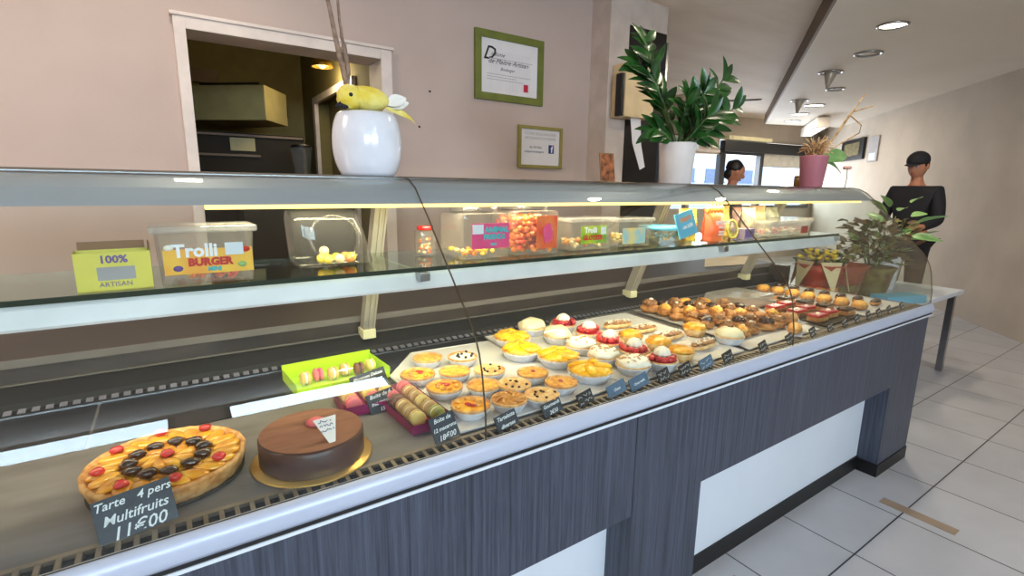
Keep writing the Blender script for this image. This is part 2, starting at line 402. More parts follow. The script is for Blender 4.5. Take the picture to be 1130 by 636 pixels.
# soffit polygon lies on the customer side of the slanted beam line
def poly_slab(pts, z0, z1, mi=0, mb=None):
    n = len(pts); mb = mb or M()
    vs = [(x,y,z0) for x,y in pts]+[(x,y,z1) for x,y in pts]
    return mb.add(vs, [tuple(range(n))[::-1], tuple(range(n,2*n))]+[(i,(i+1)%n,(i+1)%n+n,i+n) for i in range(n)], mi)
sp = [(st.x,st.y),(A.x,A.y),(B.x,B.y),(12.0,5.6),(12.0,-3.2),(st.x,-3.2)]
sp = [(-4,-3.2),(12,-3.2),(12,4.3),(10.2,4.75),(B.x,B.y),(A.x-dBA.x*2.2,A.y-dBA.y*2.2),(-4,A.y-dBA.y*2.2)]
struct('ceiling_soffit', poly_slab(sp, 2.5, 2.662), 'soffit')
bpl = M(); q = nBA*-.02
s0 = A-dBA*2.2
bpl.add([(s0.x,s0.y,2.499),(B.x,B.y,2.499),(B.x+q.x,B.y+q.y,2.499),(s0.x+q.x,s0.y+q.y,2.499),(s0.x,s0.y,2.66),(B.x,B.y,2.66),(B.x+q.x,B.y+q.y,2.66),(s0.x+q.x,s0.y+q.y,2.66)],
        [(0,3,2,1),(4,5,6,7),(0,1,5,4),(1,2,6,5),(2,3,7,6),(3,0,4,7)])
struct('trim_5', bpl, 'brown')
# near ceiling bulkhead line
n1 = Vector((2.976,2.931)); n2 = Vector((3.722,1.998)); dn_ = (n2-n1).normalized()
bk = [(n1.x-dn_.x*.3, n1.y-dn_.y*.3),(n2.x,n2.y),(3.86,1.82),(3.60,1.74),(1.82,.56),(-2.6,.56),(-2.6,2.79),(2.9,2.79)]
struct('ceiling_bulkhead', poly_slab(bk, 2.6, 2.661), 'ceil')
# front wall (behind the viewer) with its shop windows
fw_ = M()
zs0, zs1 = 1.62, 2.4
wins = [(-1.9,-.12,zs0,zs1),(.22,1.68,zs0,zs1)]
fw_.box((X0,-3.15,0),(XE,-3.0,zs0)); fw_.box((X0,-3.15,zs1),(XE,-3.0,2.75))
for x0,x1 in ((X0,-1.9),(-.12,.22),(1.68,XE)): fw_.box((x0,-3.15,zs0),(x1,-3.0,zs1))
struct('wall_front', fw_, 'wall_far')
for i,(x0,x1,z0,z1) in enumerate(wins):
    fr = M(); t = .05
    fr.box((x0,-3.1,z0),(x0+t,-3.04,z1)); fr.box((x1-t,-3.1,z0),(x1,-3.04,z1)); fr.box((x0,-3.1,z0),(x1,-3.04,z0+t)); fr.box((x0,-3.1,z1-t),(x1,-3.04,z1))
    o = struct('window_%d' % (i+1), fr, 'blackgloss')
struct('wall_right', M().box((XE,-3.15,0),(XE+.1,-.5,2.75)), 'wall_far')
# slanted right wall of the far room
az = R(41.52); P0 = Vector((11.22,5.403,0))
TR = Matrix.Translation(P0) @ Matrix.Rotation(az, 4, 'Z')
struct('wall_far_right', M().box((-8.9,-.12,0),(.1,0,2.75)), 'wall_far', T=TR)
# far window wall
TW = Matrix.Translation(Vector((9.5,5.6,0))) @ Matrix.Rotation(R(-7), 4, 'Z')
fw2 = M(); fw2.box((-7.5,0,0),(1.9,.15,1.0)); fw2.box((-7.5,0,2.24),(1.9,.15,2.75)); fw2.box((-7.5,0,1.0),(-2.6,.15,2.24)); fw2.box((1.56,0,1.0),(1.9,.15,2.24)); fw2.box((-2.6,0,1.97),(-1.13,.15,2.24))
struct('wall_far', fw2, 'wall_far', T=TW)
sh = M(); sh.box((-1.1,-.1,2.03),(1.5,.02,2.22)); sh.box((-1.12,-.04,1.0),(-.99,.06,2.04)); sh.box((-.05,-.04,1.0),(.05,.06,2.04)); sh.box((-1.0,-.04,1.98),(-.05,.06,2.04)); sh.box((1.5,-.04,1.0),(1.56,.06,2.04)); sh.box((-1,-.04,1.0),(1.5,.06,1.06)); sh.box((-2.6,-.02,1),(-2.54,.06,1.97))
struct('window_4', sh, 'blackgloss', T=TW)
struct('trim_6', M().box((-2.6,-.03,2.0),(-1.13,-.001,2.05)), 'paint', T=TW)
bl = tag(M().box((.07,-.02,1.8),(1.5,-.008,2.03)).box((.07,-.025,1.79),(1.5,-.003,1.80),1).build('roller_blind', ['blind','brown'], T=TW), 'pale roller blind half lowered over the far right shop window', 'blind')
lt = thing('ceiling_light_bar', 'long cream tube light fixed above the dark header of the far windows', 'light'); lt.matrix_world = TW
M().box((-1.08,-.16,2.23),(.08,-.02,2.3)).build('housing', 'cream', lt, bevel=.01)
M().box((-1.0,-.17,2.245),(0,-.162,2.285)).build('tube', 'cream', lt)
# street outside
struct('ground_street', M().box((-14,6.9,-.15),(40,26,-.06)), 'asphalt')
bd = thing('street_building', 'pale building with rows of windows across the street outside the far windows', 'building', (16,15,0), R(-7))
M().box((-16,0,-.1),(10,4,3.2)).box((-16,-.05,3.2),(10,0,3.35)).build('wall', 'facade', bd)
M().box((-16,-.9,2.75),(-1,0,3.1)).build('awning', 'awning', bd)
for i in range(9):
    wd = M().box((-9+i*1.9,-.04,1.75),(-7.8+i*1.9,.01,2.3)).build('window', 'facwin', bd); M().box((-9.05+i*1.9,-.06,1.69),(-7.75+i*1.9,.01,1.75)).build('sill', 'facwin', wd)
# ------------------------------------------------------------------ wall things
def frame_pic(name, label, x0, x1, z0, z1, y, fm, fwid, tilt=0):
    t = thing(name, label, 'picture', ((x0+x1)/2, y, (z0+z1)/2)); t.rotation_euler = (0, tilt, 0)
    hw, hh = (x1-x0)/2, (z1-z0)/2
    m = M(); b = fwid
    m.box((-hw,-.022,-hh),(-hw+b,-.001,hh)); m.box((hw-b,-.022,-hh),(hw,-.001,hh)); m.box((-hw+b,-.022,-hh),(hw-b,-.001,-hh+b)); m.box((-hw+b,-.022,hh-b),(hw-b,-.001,hh))
    m.build('frame', fm, t)
    M().box((-hw+b,-.01,-hh+b),(hw-b,-.003,hh-b)).build('sheet', 'paper', t)
    return t, hw-b, hh-b
t, hw, hh = frame_pic('framed_diploma', 'certificate with script lettering in a green wooden frame on the beige wall', 1.6, 2.108, 1.852, 2.248, 2.8, 'frame_green', .042)
text('D', .11, 'ink', t, (-hw+.055,-.0105,hh-.085), shear=.4, bold=.001)
text('iplome', .036, 'ink', t, (-hw+.12,-.0105,hh-.085), shear=.5)
text('de Maitre Artisan', .042, 'ink', t, (-hw+.2,-.0105,hh-.125), shear=.5)
text('Boulanger', .026, 'ink', t, (-.02,-.0105,-.01), shear=.5)
ln = M()
for i,(a0,a1) in enumerate([(-.16,.17),(-.16,.13),(-.17,.16),(-.17,.05),(-.17,.1)]):
    z = [.045,.03,-.045,-.06,-.075][i]; ln.box((a0,-.0112,z),(a1,-.0102,z+.003))
for i in range(24): ln.box((-.15+i*.013,-.0108,-.13),(-.1495+i*.013,-.0102,.09))
ln.build('printed_lines', 'greyink', t)
M().box((.105,-.0115,-.125),(.14,-.0102,-.08)).build('seal', 'redink', t)
t, hw, hh = frame_pic('framed_notice', 'small white notice with blue social icon in an olive frame below the certificate', 1.922, 2.285, 1.455, 1.724, 2.8, 'frame_olive', .02)
text('VOTRE BOULANGERIE', .026, 'greyink', t, (0,-.0105,.085)); text('ARTISANALE PATISSERIE', .024, 'greyink', t, (0,-.0105,.058))
text('Au Tit Pain', .022, 'ink', t, (-.04,-.0105,0), shear=.3); text('autitpain boulangerie', .019, 'blueink', t, (-.05,-.0105,-.028))
M().box((.07,-.0115,-.035),(.115,-.0102,.02)).build('icon', 'blueink', t); text('f', .055, 'whitetext', t, (.096,-.012,-.01), bold=.002)
# electric marks on the wall
for i,(x,z) in enumerate([(1.31,1.86),(1.24,1.66)]):
    tag(M().lathe([(.006,0),(.006,.004),(0,.005)], 10, T=Matrix.Translation((x,2.8,z)) @ Matrix.Rotation(PI/2,4,'X')).build('screw_anchor', 'ink'), 'small dark screw hole plug in the beige wall, %s' % ('upper one nearer the certificate' if i == 0 else 'lower one nearer the doorway'), 'screw')
# towel dispenser
t = thing('towel_dispenser', 'cream paper towel dispenser with black side on the pier, towel hanging down', 'dispenser', (2.72,2.62,1.8))
M().box((-.155,-.13,0),(.13,-.001,.34)).build('housing', 'dispenser', t, bevel=.018)
M().box((-.187,-.125,.0),(-.156,-.07,.27)).build('side_cover', 'blackgloss', t, bevel=.01)
pp = M(); pp.add([(-.05,-.09,0),(.05,-.09,0),(.07,-.09,-.17),(.11,-.1,-.32),(.06,-.1,-.34),(-.02,-.09,-.16)], [(0,1,2,5),(5,2,3,4)])
pp.add([(-.05,-.088,0),(.05,-.088,0),(.07,-.088,-.17),(.11,-.098,-.32),(.06,-.098,-.34),(-.02,-.088,-.16)], [(5,2,1,0),(4,3,2,5)])
pp.build('towel', 'paper', t)
t = thing('photo_card', 'small brown photo card standing on the case top near the pier', 'card', (1.405,1.43,1.348), rx=R(-8))
M().box((-.037,-.002,0),(.037,.002,.11)).build('card', 'kraft', t)
M().box((-.033,-.004,.005),(.033,-.0021,.105)).build('picture', food('brown_photo', (190,110,60), (50,26,16), 40, bump=0), t)
# second dispenser on its post
t = thing('wall_dispenser', 'beige rounded dispenser with white sticker behind the tall leafy plant', 'dispenser', (3.42,2.7,1.62))
M().box((-.13,-.12,.12),(.07,-.0,.42)).build('housing', mat('beige_enamel', (176,158,130), .4), t, bevel=.03)
M().box((-.09,-.1,.02),(.11,-.01,.10)).build('sticker_tray', 'white', t, bevel=.006)
M().box((.08,-.04,-1.62),(.12,0,.4)).build('post', 'profile', t)
pct = thing('wall_picture', 'dark framed yellow and green picture on the far slanted wall', 'picture'); pct.matrix_world = TR
M().box((-2.45,.0,1.86),(-1.5,.04,2.2)).build('frame', 'blackgloss', pct); M().box((-2.3,.041,1.93),(-1.65,.045,2.14)).build('sheet', 'moss', pct)
pct = thing('wall_poster', 'narrow grey poster panel on the far slanted wall beside the dark picture', 'poster'); pct.matrix_world = TR
M().box((-2.95,.0,1.8),(-2.6,.02,2.18)).build('board', 'greyink', pct); M().box((-2.9,.021,1.82),(-2.66,.023,1.93)).build('sheet', 'white', pct)
# kitchen things
t = thing('extractor_hood', 'boxy cream extractor hood seen through the kitchen opening', 'hood', (.62,3.95,1.76))
fp = [(0,0),(.2,.33),(-.1,.75),(-.42,.35)]
poly_slab(fp, 0, .23).build('housing', 'kbox', t, bevel=.006)
poly_slab([(x*.8-.02,y*.8+.05) for x,y in fp], .23, .25).build('top_plate', 'kdark', t)
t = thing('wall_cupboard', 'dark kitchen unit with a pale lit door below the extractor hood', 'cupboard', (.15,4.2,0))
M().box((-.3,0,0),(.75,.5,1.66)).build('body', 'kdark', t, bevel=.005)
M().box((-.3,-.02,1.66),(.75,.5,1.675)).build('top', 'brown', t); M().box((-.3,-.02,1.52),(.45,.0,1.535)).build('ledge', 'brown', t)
tag(M().box((.26,-.012,1.56),(.42,.0,1.65)).build('door', 'kbox', t), 'pale door')
t = thing('kitchen_shelf', 'long dark shelf on the kitchen back wall', 'shelf', (0,4.62,0))
M().box((-.6,0,1.68),(1.0,.32,1.72)).build('board', 'kdark', t); M().box((-.5,.28,1.5),(-.46,.32,1.68)).build('bracket', 'brown', t); M().box((.8,.28,1.5),(.84,.32,1.68)).build('bracket', 'brown', t)
t = thing('blender_jug', 'glass blender jug standing in the dim kitchen', 'blender', (.78,3.7,1.3))
tag(M().box((-.42,-.25,-.0),(.28,.25,.02)).box((-.4,-.22,-1.3),(.26,.22,-.001)).build('kitchen_counter', 'kdark', None, loc=(.78,3.7,1.28)), 'dark kitchen counter inside the opening', 'counter')
M().lathe([(.06,0.0),(.065,.08),(.05,.09)], 16).build('base', 'black', t); M().lathe([(.05,.09),(.07,.26),(.072,.27)], 16).build('jug', 'plastic', t); M().lathe([(.07,.27),(.05,.29),(.0,.295)], 16).build('lid', 'black', t)
t = thing('pendant_lamp', 'small brass pendant lamp glinting in the kitchen', 'lamp', (.95,3.7,2.1))
M().lathe([(.01,.06),(.05,.05),(.07,.0),(.065,.0),(.045,.045),(0,.055)], 20).build('lamp_shade', 'brass', t); M().tube([(0,0,.06),(0,0,.4)], .004).build('cord', 'black', t); M().blob((0,0,.015),(.025,.025,.025)).build('bulb', emis('pendant_bulb', (255,210,120), 6), t)
t = thing('wall_switch', 'dark square wall switch in the kitchen', 'switch', (.9,4.94,1.95))
M().box((-.05,-.02,-.05),(.05,0,.05)).build('plate', 'black', t, bevel=.005); M().box((-.03,-.03,-.03),(.03,-.02,.03)).build('button', 'kdark', t)
t = thing('wall_pipe_box', 'brown box hung high on the kitchen wall above the hood', 'box', (.33,4.93,2.16))
M().box((-.08,-.08,-.05),(.1,0,.05)).build('body', 'brown', t, bevel=.004)

# ------------------------------------------------------------------ ceiling lights
def downlight(x, y, z, r, lit, label, kind='flat'):
    t = thing('ceiling_spotlight', label, 'light', (x,y,z))
    M().lathe([(r*.8,-.001),(r*.8,-.008),(r*.92,-.014),(r,-.006),(r,0),(r*.8,0)], 28).build('ring', 'alu', t)
    M().lathe([(0,-.003),(r*.8,-.003),(r*.8,-.001),(0,-.001)], 28).build('lens', 'tube' if lit else 'profile', t)
    if lit:
        l = bpy.data.lights.new('spot', 'AREA'); l.shape = 'DISK'; l.size = r*1.5; l.energy = lit; l.color = (1,.86,.68)
        lo = bpy.data.objects.new('spot', l); COL.objects.link(lo); lo.location = (x,y,z-.02)
    if kind == 'cone':
        M().lathe([(r*.55,0),(r*.55,-.005),(r*.1,-.17),(0,-.17)], 20, T=Matrix.Rotation(R(14),4,'Y')).build('shade', 'profile', t)
    return t
ZL = 2.5
downlight(4.42,1.72,ZL,.1,14,'lit round downlight nearest the right edge of the low soffit')
downlight(5.13,2.15,ZL,.11,0,'large unlit round downlight beside the lit one on the soffit')
downlight(5.62,2.67,ZL,.11,0,'gimbal spotlight with a cone hanging low from the soffit, nearer one','cone')
downlight(6.55,3.04,ZL,.1,0,'flat unlit ring light beside the hanging cone spotlights')
downlight(7.0,3.67,ZL,.11,0,'gimbal spotlight with a cone hanging from the soffit, farther one','cone')
downlight(7.53,3.74,ZL,.13,10,'lit flat light just beyond the hanging cones')
downlight(8.2,4.27,ZL,.13,10,'second lit flat light beyond the hanging cones')
downlight(8.9,4.75,ZL,.13,8,'farthest lit flat light near the beam end')
for x,y,z,lb in [(2.28,1.22,2.6,'lit small downlight above the strawberry tarts'),(3.48,1.21,2.5,'lit small downlight above the far end of the counter'),(.09,2.07,2.6,'lit small downlight above the staff side before the kitchen opening'),(.9,-1.3,2.5,'lit small downlight near the entrance behind the viewer'),(2.6,-1.2,2.5,'lit small downlight near the glass door behind the viewer'),(-1.2,-.9,2.5,'lit small downlight by the wall behind the viewer')]:
    downlight(x,y,z,.07,6,lb)
t = thing('ceiling_light_box', 'slanted boxed light with bright square lamps hanging beyond the downlights', 'light')
p0 = Vector((9.9,5.0,2.33)); p1 = Vector((8.6,4.1,2.36)); dd = (p1-p0).normalized(); 
t.location = p0; t.rotation_euler = (0,0,math.atan2(dd.y,dd.x)); Lb = (p1-p0).length
M().box((0,-.09,0),(Lb,.09,.14)).build('housing', 'soffit', t)
for i in range(4): M().box((.15+i*Lb/4.4,-.06,-.006),(.3+i*Lb/4.4,.06,-.001)).build('lens', 'tubeflat', t)
t = thing('ceiling_vent', 'thin dark slot vent in the raised ceiling field', 'vent', (7.25,4.7,2.66), R(-52))
M().box((-.3,-.05,-.015),(.3,.05,-.0)).build('frame', 'brown', t); M().box((-.26,-.02,-.02),(.26,.02,-.015)).build('slot', 'black', t)

# ------------------------------------------------------------------ display case
case = thing('display_case', 'long refrigerated pastry counter with curved glass front and dark grained base', 'display case', (0,0,0))
CX0, CX1 = -.722, 2.99
G = [(.829,.805),(.831,.86),(.838,.90),(.845,.945),(.857,.985),(.872,1.015),(.893,1.043),(.994,1.146),(1.096,1.254),(1.133,1.289),(1.166,1.320),(1.202,1.339),(1.234,1.346)]
# smooth the curve a little
def offs(P, d):
    out = []
    for i,(y,z) in enumerate(P):
        a_ = P[max(i-1,0)]; b_ = P[min(i+1,len(P)-1)]; t = Vector((b_[0]-a_[0], b_[1]-a_[1])).normalized()
        out.append((y+t.y*d, z-t.x*d))
    return out
Gi = offs(G, .004)
for i,(x0,x1) in enumerate([(-1.945,-.724),(-.720,.5015),(.5035,1.7235),(1.7255,2.99)]):
    if i == 0: continue
    g = M(); n = len(G)
    poly = G+Gi[::-1]
    vs = [(x0,y,z) for y,z in poly]+[(x1,y,z) for y,z in poly]; N = len(poly)
    for rng in (range(0,n-1), range(n,N-1)):      # outer and inner face, each smooth on its own
        js = list(rng)+[rng[-1]+1]; vv = [vs[j] for j in js]+[vs[j+N] for j in js]; k_ = len(js)
        g.add(vv, [(j,j+1,j+1+k_,j+k_) for j in range(k_-1)], 0, True)
    g.add(vs, [(n-1,n,n+N,n-1+N),(N-1,0,N,2*N-1)], 1)
    for xx in (x0,x1):   # the cut edges, a thin dark band
        s_ = 0 if xx == x0 else N
        g.add(vs, [(s_+j,s_+j+1,s_+N-2-j,s_+N-1-j) for j in range(n-1)], 1)
    g.build('front_glass', ['glass','glassedge2'], case)
# black seal between panes
for xx in (.5025,1.7245):
    P_ = offs(G,.0005)+offs(G,.0035)[::-1]; N = len(P_); n = len(G)
    s_ = M(); vs = [(xx-.0009,y,z) for y,z in P_]+[(xx+.0009,y,z) for y,z in P_]
    s_.add(vs, [(j,(j+1)%N,(j+1)%N+N,j+N) for j in range(N)]+[(j,j+1,N-2-j,N-1-j) for j in range(n-1)]+[(N+j,N+j+1,2*N-2-j,2*N-1-j) for j in range(n-1)], 0)
    s_.build('glass_seal', 'glassedge2', case)
# end glass
eg = M(); ep = Gi+[(1.60,1.335),(1.60,.80)]
eg.prism(ep, 2.978, 2.984); eg.build('end_glass', 'glass', case)
# canopy
cp = [(1.139,1.281),(1.149,1.291),(1.176,1.313),(1.208,1.331),(1.24,1.338),(1.47,1.338),(1.47,1.30),(1.23,1.30),(1.16,1.284)]
M().prism(cp, CX0, CX1-.01).build('canopy', 'silver', case)
M().box((CX0,1.236,1.339),(CX1-.01,1.475,1.346)).build('top_plate', 'alu', case, bevel=.001)
M().box((.06,1.153,1.272),(2.9,1.175,1.281)).build('light_strip', 'led', case)
# shelf
M().box((CX0,1.13,1.118),(2.655,1.46,1.128)).build('glass_shelf', 'shelfglass', case)
M().box((CX0,1.1285,1.1178),(2.655,1.1299,1.1282)).build('shelf_edge', 'glassedge', case)
M().prism([(1.143,1.1165),(1.139,1.108),(1.131,1.078),(1.133,1.073),(1.150,1.073),(1.150,1.1165)], CX0, 2.655).build('shelf_rail', 'railw', case)
M().box((CX0,1.152,1.108),(2.655,1.176,1.113)).build('light_strip', 'led', case)
for xx in (-.70,.50,1.725,2.64):
    T = Matrix.Translation((xx,0,0))
    b = M(); b.prism([(1.60,.86),(1.563,.86),(1.385,1.30),(1.425,1.30)], -.017, .017, T=T)
    for sx in (-.0195,-.0035,.0125): b.prism([(1.562,.86),(1.559,.86),(1.381,1.30),(1.384,1.30)], sx, sx+.006, 0, T)
    p = b.build('post', 'profile', case)
    M().box((xx-.021,1.553,.837),(xx+.021,1.61,.868)).build('post_foot', 'cream', case, bevel=.003)
    ar = M().prism([(1.50,1.095),(1.50,1.1165),(1.13,1.1165),(1.13,1.104)], -.007, .007, T=T).build('shelf_arm', 'profile', case)
    M().box((xx-.013,1.112,1.096),(xx+.013,1.15,1.1172)).build('arm_cap', 'alu', case, bevel=.002)
# body: rail, fascia, plinth
rl = [(.830,.8045),(.823,.8035),(.817,.799),(.813,.790),(.812,.780),(.813,.770),(.817,.7625),(.836,.7625),(.836,.8045)]
r_ = M(); r_.prism(rl, CX0, CX1, sm=True); r_.build('front_rail', 'rail', case)
M().box((CX0,.8185,.754),(CX1,.84,.7624)).build('gap_strip', 'black', case)
M().box((CX0,.816,.7475),(CX1,.84,.7539)).build('white_trim', 'white', case)
fb = M()
def fasc(x0, x1, z0, z1): fb.box((x0,.829,z0),(x1,.86,z1))
XS = [(-.722,.962),(.9645,2.99)]
fasc(-.722,.9625,.448,.7475); fasc(.9645,2.99,.448,.7475)
fasc(.9645,1.268,0,.448); fasc(-.722,-.42,0,.448); fasc(2.654,2.99,0,.448)
# returns of the pillars beside the recessed panels
for x0,x1 in ((-.722,-.42),(.9645,1.268),(2.654,2.99)): fb.box((x0,.86,0),(x1,.93,.448))
fb.build('base_fascia', 'laminate', case)
M().box((2.648,.825,0),(2.992,.93,.062)).build('kick_plate', 'black', case)
for x0,x1 in ((-.42,.9645),(1.268,2.654)):
    M().box((x0,.918,.07),(x1,.928,.7)).build('white_panel', 'white', case)
    M().box((x0,.912,0),(x1,.928,.07)).build('plinth', 'black', case)
M().box((CX0,.935,.0),(CX1,1.95,.745)).build('carcass', 'dark', case)
# deck and grille
M().box((CX0,.892,.78),(CX1-.01,1.525,.79)).build('deck', 'deck', case)
for i in range(7):
    x0 = CX0+.01+i*.53
    if i < 4: M().box((x0,1.26,.7905),(x0+.524,1.52,.7925)).build('deck_tile', 'deckdark', case)
gr = M(); gr.box((CX0,.838,.776),(CX1,.893,.779),1); gr.box((CX0,.883,.785),(CX1,.893,.7925)); gr.box((CX0,.837,.785),(CX1,.842,.7925))
nb = int((CX1-CX0)/.0225)
for i in range(nb+1): gr.box((CX0+i*.0225,.842,.786),(CX0+i*.0225+.007,.883,.7915))
gr.build('front_grille', ['grille','dark'], case)
# rear of the well
M().prism([(1.525,.78),(1.525,.793),(1.548,.797),(1.556,.812),(1.585,.843),(1.62,.843),(1.62,.78)], CX0, CX1-.01).build('rear_panel', 'rear', case)
vt = M(); nv = int((CX1-.05-CX0)/.0245)
for i in range(nv):
    x = CX0+.02+i*.0245
    vt.prism([(1.530,.7945),(1.547,.7985),(1.546,.8010),(1.529,.797)], x, x+.014)
vt.build('rear_vents', 'vent', case)
M().box((CX0,1.518,.790),(CX1-.02,1.522,.7945)).build('rear_bead', 'alu', case)
M().box((CX0,1.605,.843),(CX1-.01,1.66,.887)).build('rear_step', 'rearbrown', case)
M().box((CX0,1.597,.887),(CX1-.01,2.02,.906)).build('worktop', ['worktop'], case)
M().box((CX0,1.596,.8865),(CX1-.01,1.5975,.9065)).build('worktop_edge', 'edge_steel', case)
M().box((CX0,1.597,.842),(CX1-.01,1.6045,.846)).build('step_trim', 'edge_steel', case)
M().box((2.93,1.5,.79),(2.975,1.62,.9)).build('end_post', 'rearbrown', case)

# ------------------------------------------------------------------ things on the case top
ZT = 1.3465
t = thing('egg_shaped_pot', 'white egg-shaped ceramic pot holding bare branches on the case top', 'pot', (.445,1.335,ZT))
M().lathe([(.046,0)]+[(.087*max(0,1-abs((z_-.083)/.118)**2.3)**.5, z_) for z_ in [.0015+.1515*i/22 for i in range(23)]]+[(.066,.157),(.062,.158),(.060,.154),(.07,.13),(.06,.12),(0,.12)], 40).build('pot', 'ceramic', t)
M().lathe([(0,.12),(.066,.125),(.05,.132),(0,.136)], 20).build('soil', 'kdark', t)
t = thing('bare_branch', 'forked bare twig rising from the white egg-shaped pot', 'branch', (.445,1.335,ZT+.12))
def pth(pts, n=3):
    out = []
    for i in range(len(pts)-1):
        a_, b_ = Vector(pts[i]), Vector(pts[i+1])
        for j in range(n): out.append(a_.lerp(b_, j/n)+Vector((random.uniform(-1,1),random.uniform(-1,1),0))*.0012)
    out.append(Vector(pts[-1])); return out
random.seed(3)
b = M(); P_ = pth([(-.03,.02,.0),(-.038,.02,.10),(-.055,.02,.17),(-.066,.02,.24),(-.085,.02,.34),(-.10,.02,.46)]); b.tube(P_, [.0085-.005*i/len(P_) for i in range(len(P_))])
P_ = pth([(-.055,.02,.17),(-.044,.02,.2),(-.05,.02,.25),(-.052,.022,.33),(-.05,.03,.46)]); b.tube(P_, [.005-.003*i/len(P_) for i in range(len(P_))])
b.tube(pth([(-.04,.02,.1),(-.035,.02,.14),(-.042,.02,.2)]), .006)
b.build('twig', 'bark', t)
t = thing('toy_bird', 'yellow plush bird with black beak perched on the white egg-shaped pot', 'toy', (.44,1.31,ZT+.1585))
b = M(); b.blob((-.04,0,.03),(.034,.03,.031),3,.08,3,1); b.blob((.0,0,.03),(.058,.032,.031),3,.08,3,2); b.build('body', 'birdy', t)
M().blob((-.048,-.029,.032),(.005,.004,.005)).build('eye', 'ink', t)
M().add([(-.066,-.012,.02),(-.066,.012,.02),(-.06,-.01,.008),(-.06,.01,.008),(-.08,0,.005)], [(0,1,4),(2,4,3),(0,4,2),(1,3,4),(0,2,3,1)]).blob((-.06,-.006,.006),(.014,.012,.006)).build('beak', 'ink', t)
M().leaf((.05,0,.02),(1,.0,.12),(0,-1,.6),.06,.045,curl=-.1).leaf((.05,-.01,.02),(1,-.1,.5),(0,-1,.6),.055,.04).build('tail_feathers', 'birdw', t)
M().leaf((.045,-.01,.01),(1,0,-.1),(0,-1,.4),.09,.02,curl=.35).leaf((.045,-.01,.012),(1,0,-.05),(0,-1,.4),.105,.014,curl=.55).build('wing_tip', 'birdy', t)

# leafy plant in white pot
t = thing('potted_plant', 'tall glossy leafy plant in a tapered matte white pot on the case top', 'plant', (1.685,1.34,ZT))
M().lathe([(.056,0),(.06,.003),(.070,.15),(.071,.155),(.066,.156),(.062,.13),(0,.13)], 36).build('pot', 'pot2', t)
M().lathe([(0,.128),(.062,.13),(.04,.138),(0,.14)], 20).build('soil', 'kdark', t)
random.seed(11)
def zz(base, tip, bend, n, L, lf, stm, T_off=.3):
    base = Vector(base); tip = Vector(tip); mid = (base+tip)/2+Vector(bend)
    pts = [(base*(1-u)**2+mid*2*u*(1-u)+tip*u*u) for u in [i/10 for i in range(11)]]
    stm.tube(pts, [.007-.0045*i/10 for i in range(11)], 6)
    for i in range(n):
        u = T_off+(1-T_off)*i/(n-1); k = base*(1-u)**2+mid*2*u*(1-u)+tip*u*u
        d = ((base-mid)*-2*(1-u)+(tip-mid)*2*u).normalized()
        for s in (-1,1):
            az_ = random.uniform(0,PI*2) if i == n-1 else None
            side = d.cross(Vector((.2*math.sin(i*1.3),-.8,.3))).normalized()*s
            dirv = (d*.75+side*.8+Vector((random.uniform(-.25,.25),random.uniform(-.45,.25),random.uniform(-.15,.2)))).normalized()
            lf.leaf(k, dirv, (random.uniform(-.5,.5),-1,random.uniform(.2,.8)), L*random.uniform(.8,1.15)*(1-.25*abs(u-.6)), L*.42, curl=random.uniform(.05,.3))
    lf.leaf(tip, d, (0,-1,.5), L*.8, L*.35)
lf = M(); stm = M()
# stems given by where their tips stand above the pot
W = lambda dx, dz, dy=0: (dx*.83, -dx*.3+dy, dz)
for tip, bend, n in [(W(-.14,.53,.05),(-.07,.0,.1),9),(W(-.2,.44,.02),(.0,.0,.12),8),(W(-.06,.40,.1),(-.02,.02,.05),8),(W(.05,.34,-.05),(-.02,0,.05),8),(W(.2,.40,.0),(-.03,0,-.02),8),(W(.22,.29,-.04),(-.03,0,-.04),7),(W(.12,.26,.06),(0,0,0),7),(W(-.14,.20,-.03),(-.02,-.02,.03),5),(W(.03,.25,-.1),(0,-.02,.02),7),(W(-.05,.30,-.07),(-.01,-.02,.02),7)]:
    zz((random.uniform(-.02,.02),random.uniform(-.02,.02),.13), tip, bend, n, .1, lf, stm)
stm.build('stems', 'stem', t); lf.build('leaves', 'leaf', t)

# pink pot with dried orchid
t = thing('pink_flower_pot', 'dusty pink pot with dried orchid stems and one green leaf on the case top', 'plant', (2.76,1.34,ZT))
M().lathe([(.05,0),(.052,.003),(.066,.15),(.067,.155),(.062,.156),(.058,.13),(0,.13)], 36).build('pot', 'pinkpot', t)
random.seed(5); b = M()
for i in range(70):
    a0 = random.uniform(0,2*PI); a1 = random.uniform(0,2*PI); r0 = random.uniform(0,.05); r1 = random.uniform(.02,.085); h = random.uniform(.16,.25)
    b.tube([(r0*math.cos(a0),r0*math.sin(a0),.13),(r1*math.cos(a1)*.6,r1*math.sin(a1)*.6,(h+.14)/2+.03),(r1*math.cos(a1),r1*math.sin(a1),h)], .0026, 5)
b.build('dried_roots', 'dry', t)
b = M()
b.tube(pth([(.03,0,.13),(.10,-.03,.24),(.17,-.05,.33),(.27,-.08,.47)]), [.006-.003*i/9 for i in range(10)])
b.tube(pth([(.0,0,.13),(.09,-.03,.23),(.16,-.05,.33),(.20,-.06,.38),(.34,-.1,.42)]), [.005-.002*i/12 for i in range(13)])
b.tube(pth([(.02,0,.14),(.17,-.05,.23),(.27,-.08,.28),(.28,-.08,.32),(.2,-.06,.36)]), [.004-.001*i/12 for i in range(13)])
b.build('dried_stems', 'dry', t)
lv = M(); lv.leaf((.05,-.01,.14),(1,-.45,.28),(0,-.9,.4),.21,.085,curl=.35,seg=8); lv.leaf((.04,-.02,.13),(1,-.5,-.2),(0,-.8,.8),.15,.06,curl=.3,seg=8); lv.build('leaves', 'leaf2', t)
t = thing('small_flower', 'small pale pink bloom on a thin stem by the end of the case top', 'flower', (2.95,1.26,ZT))
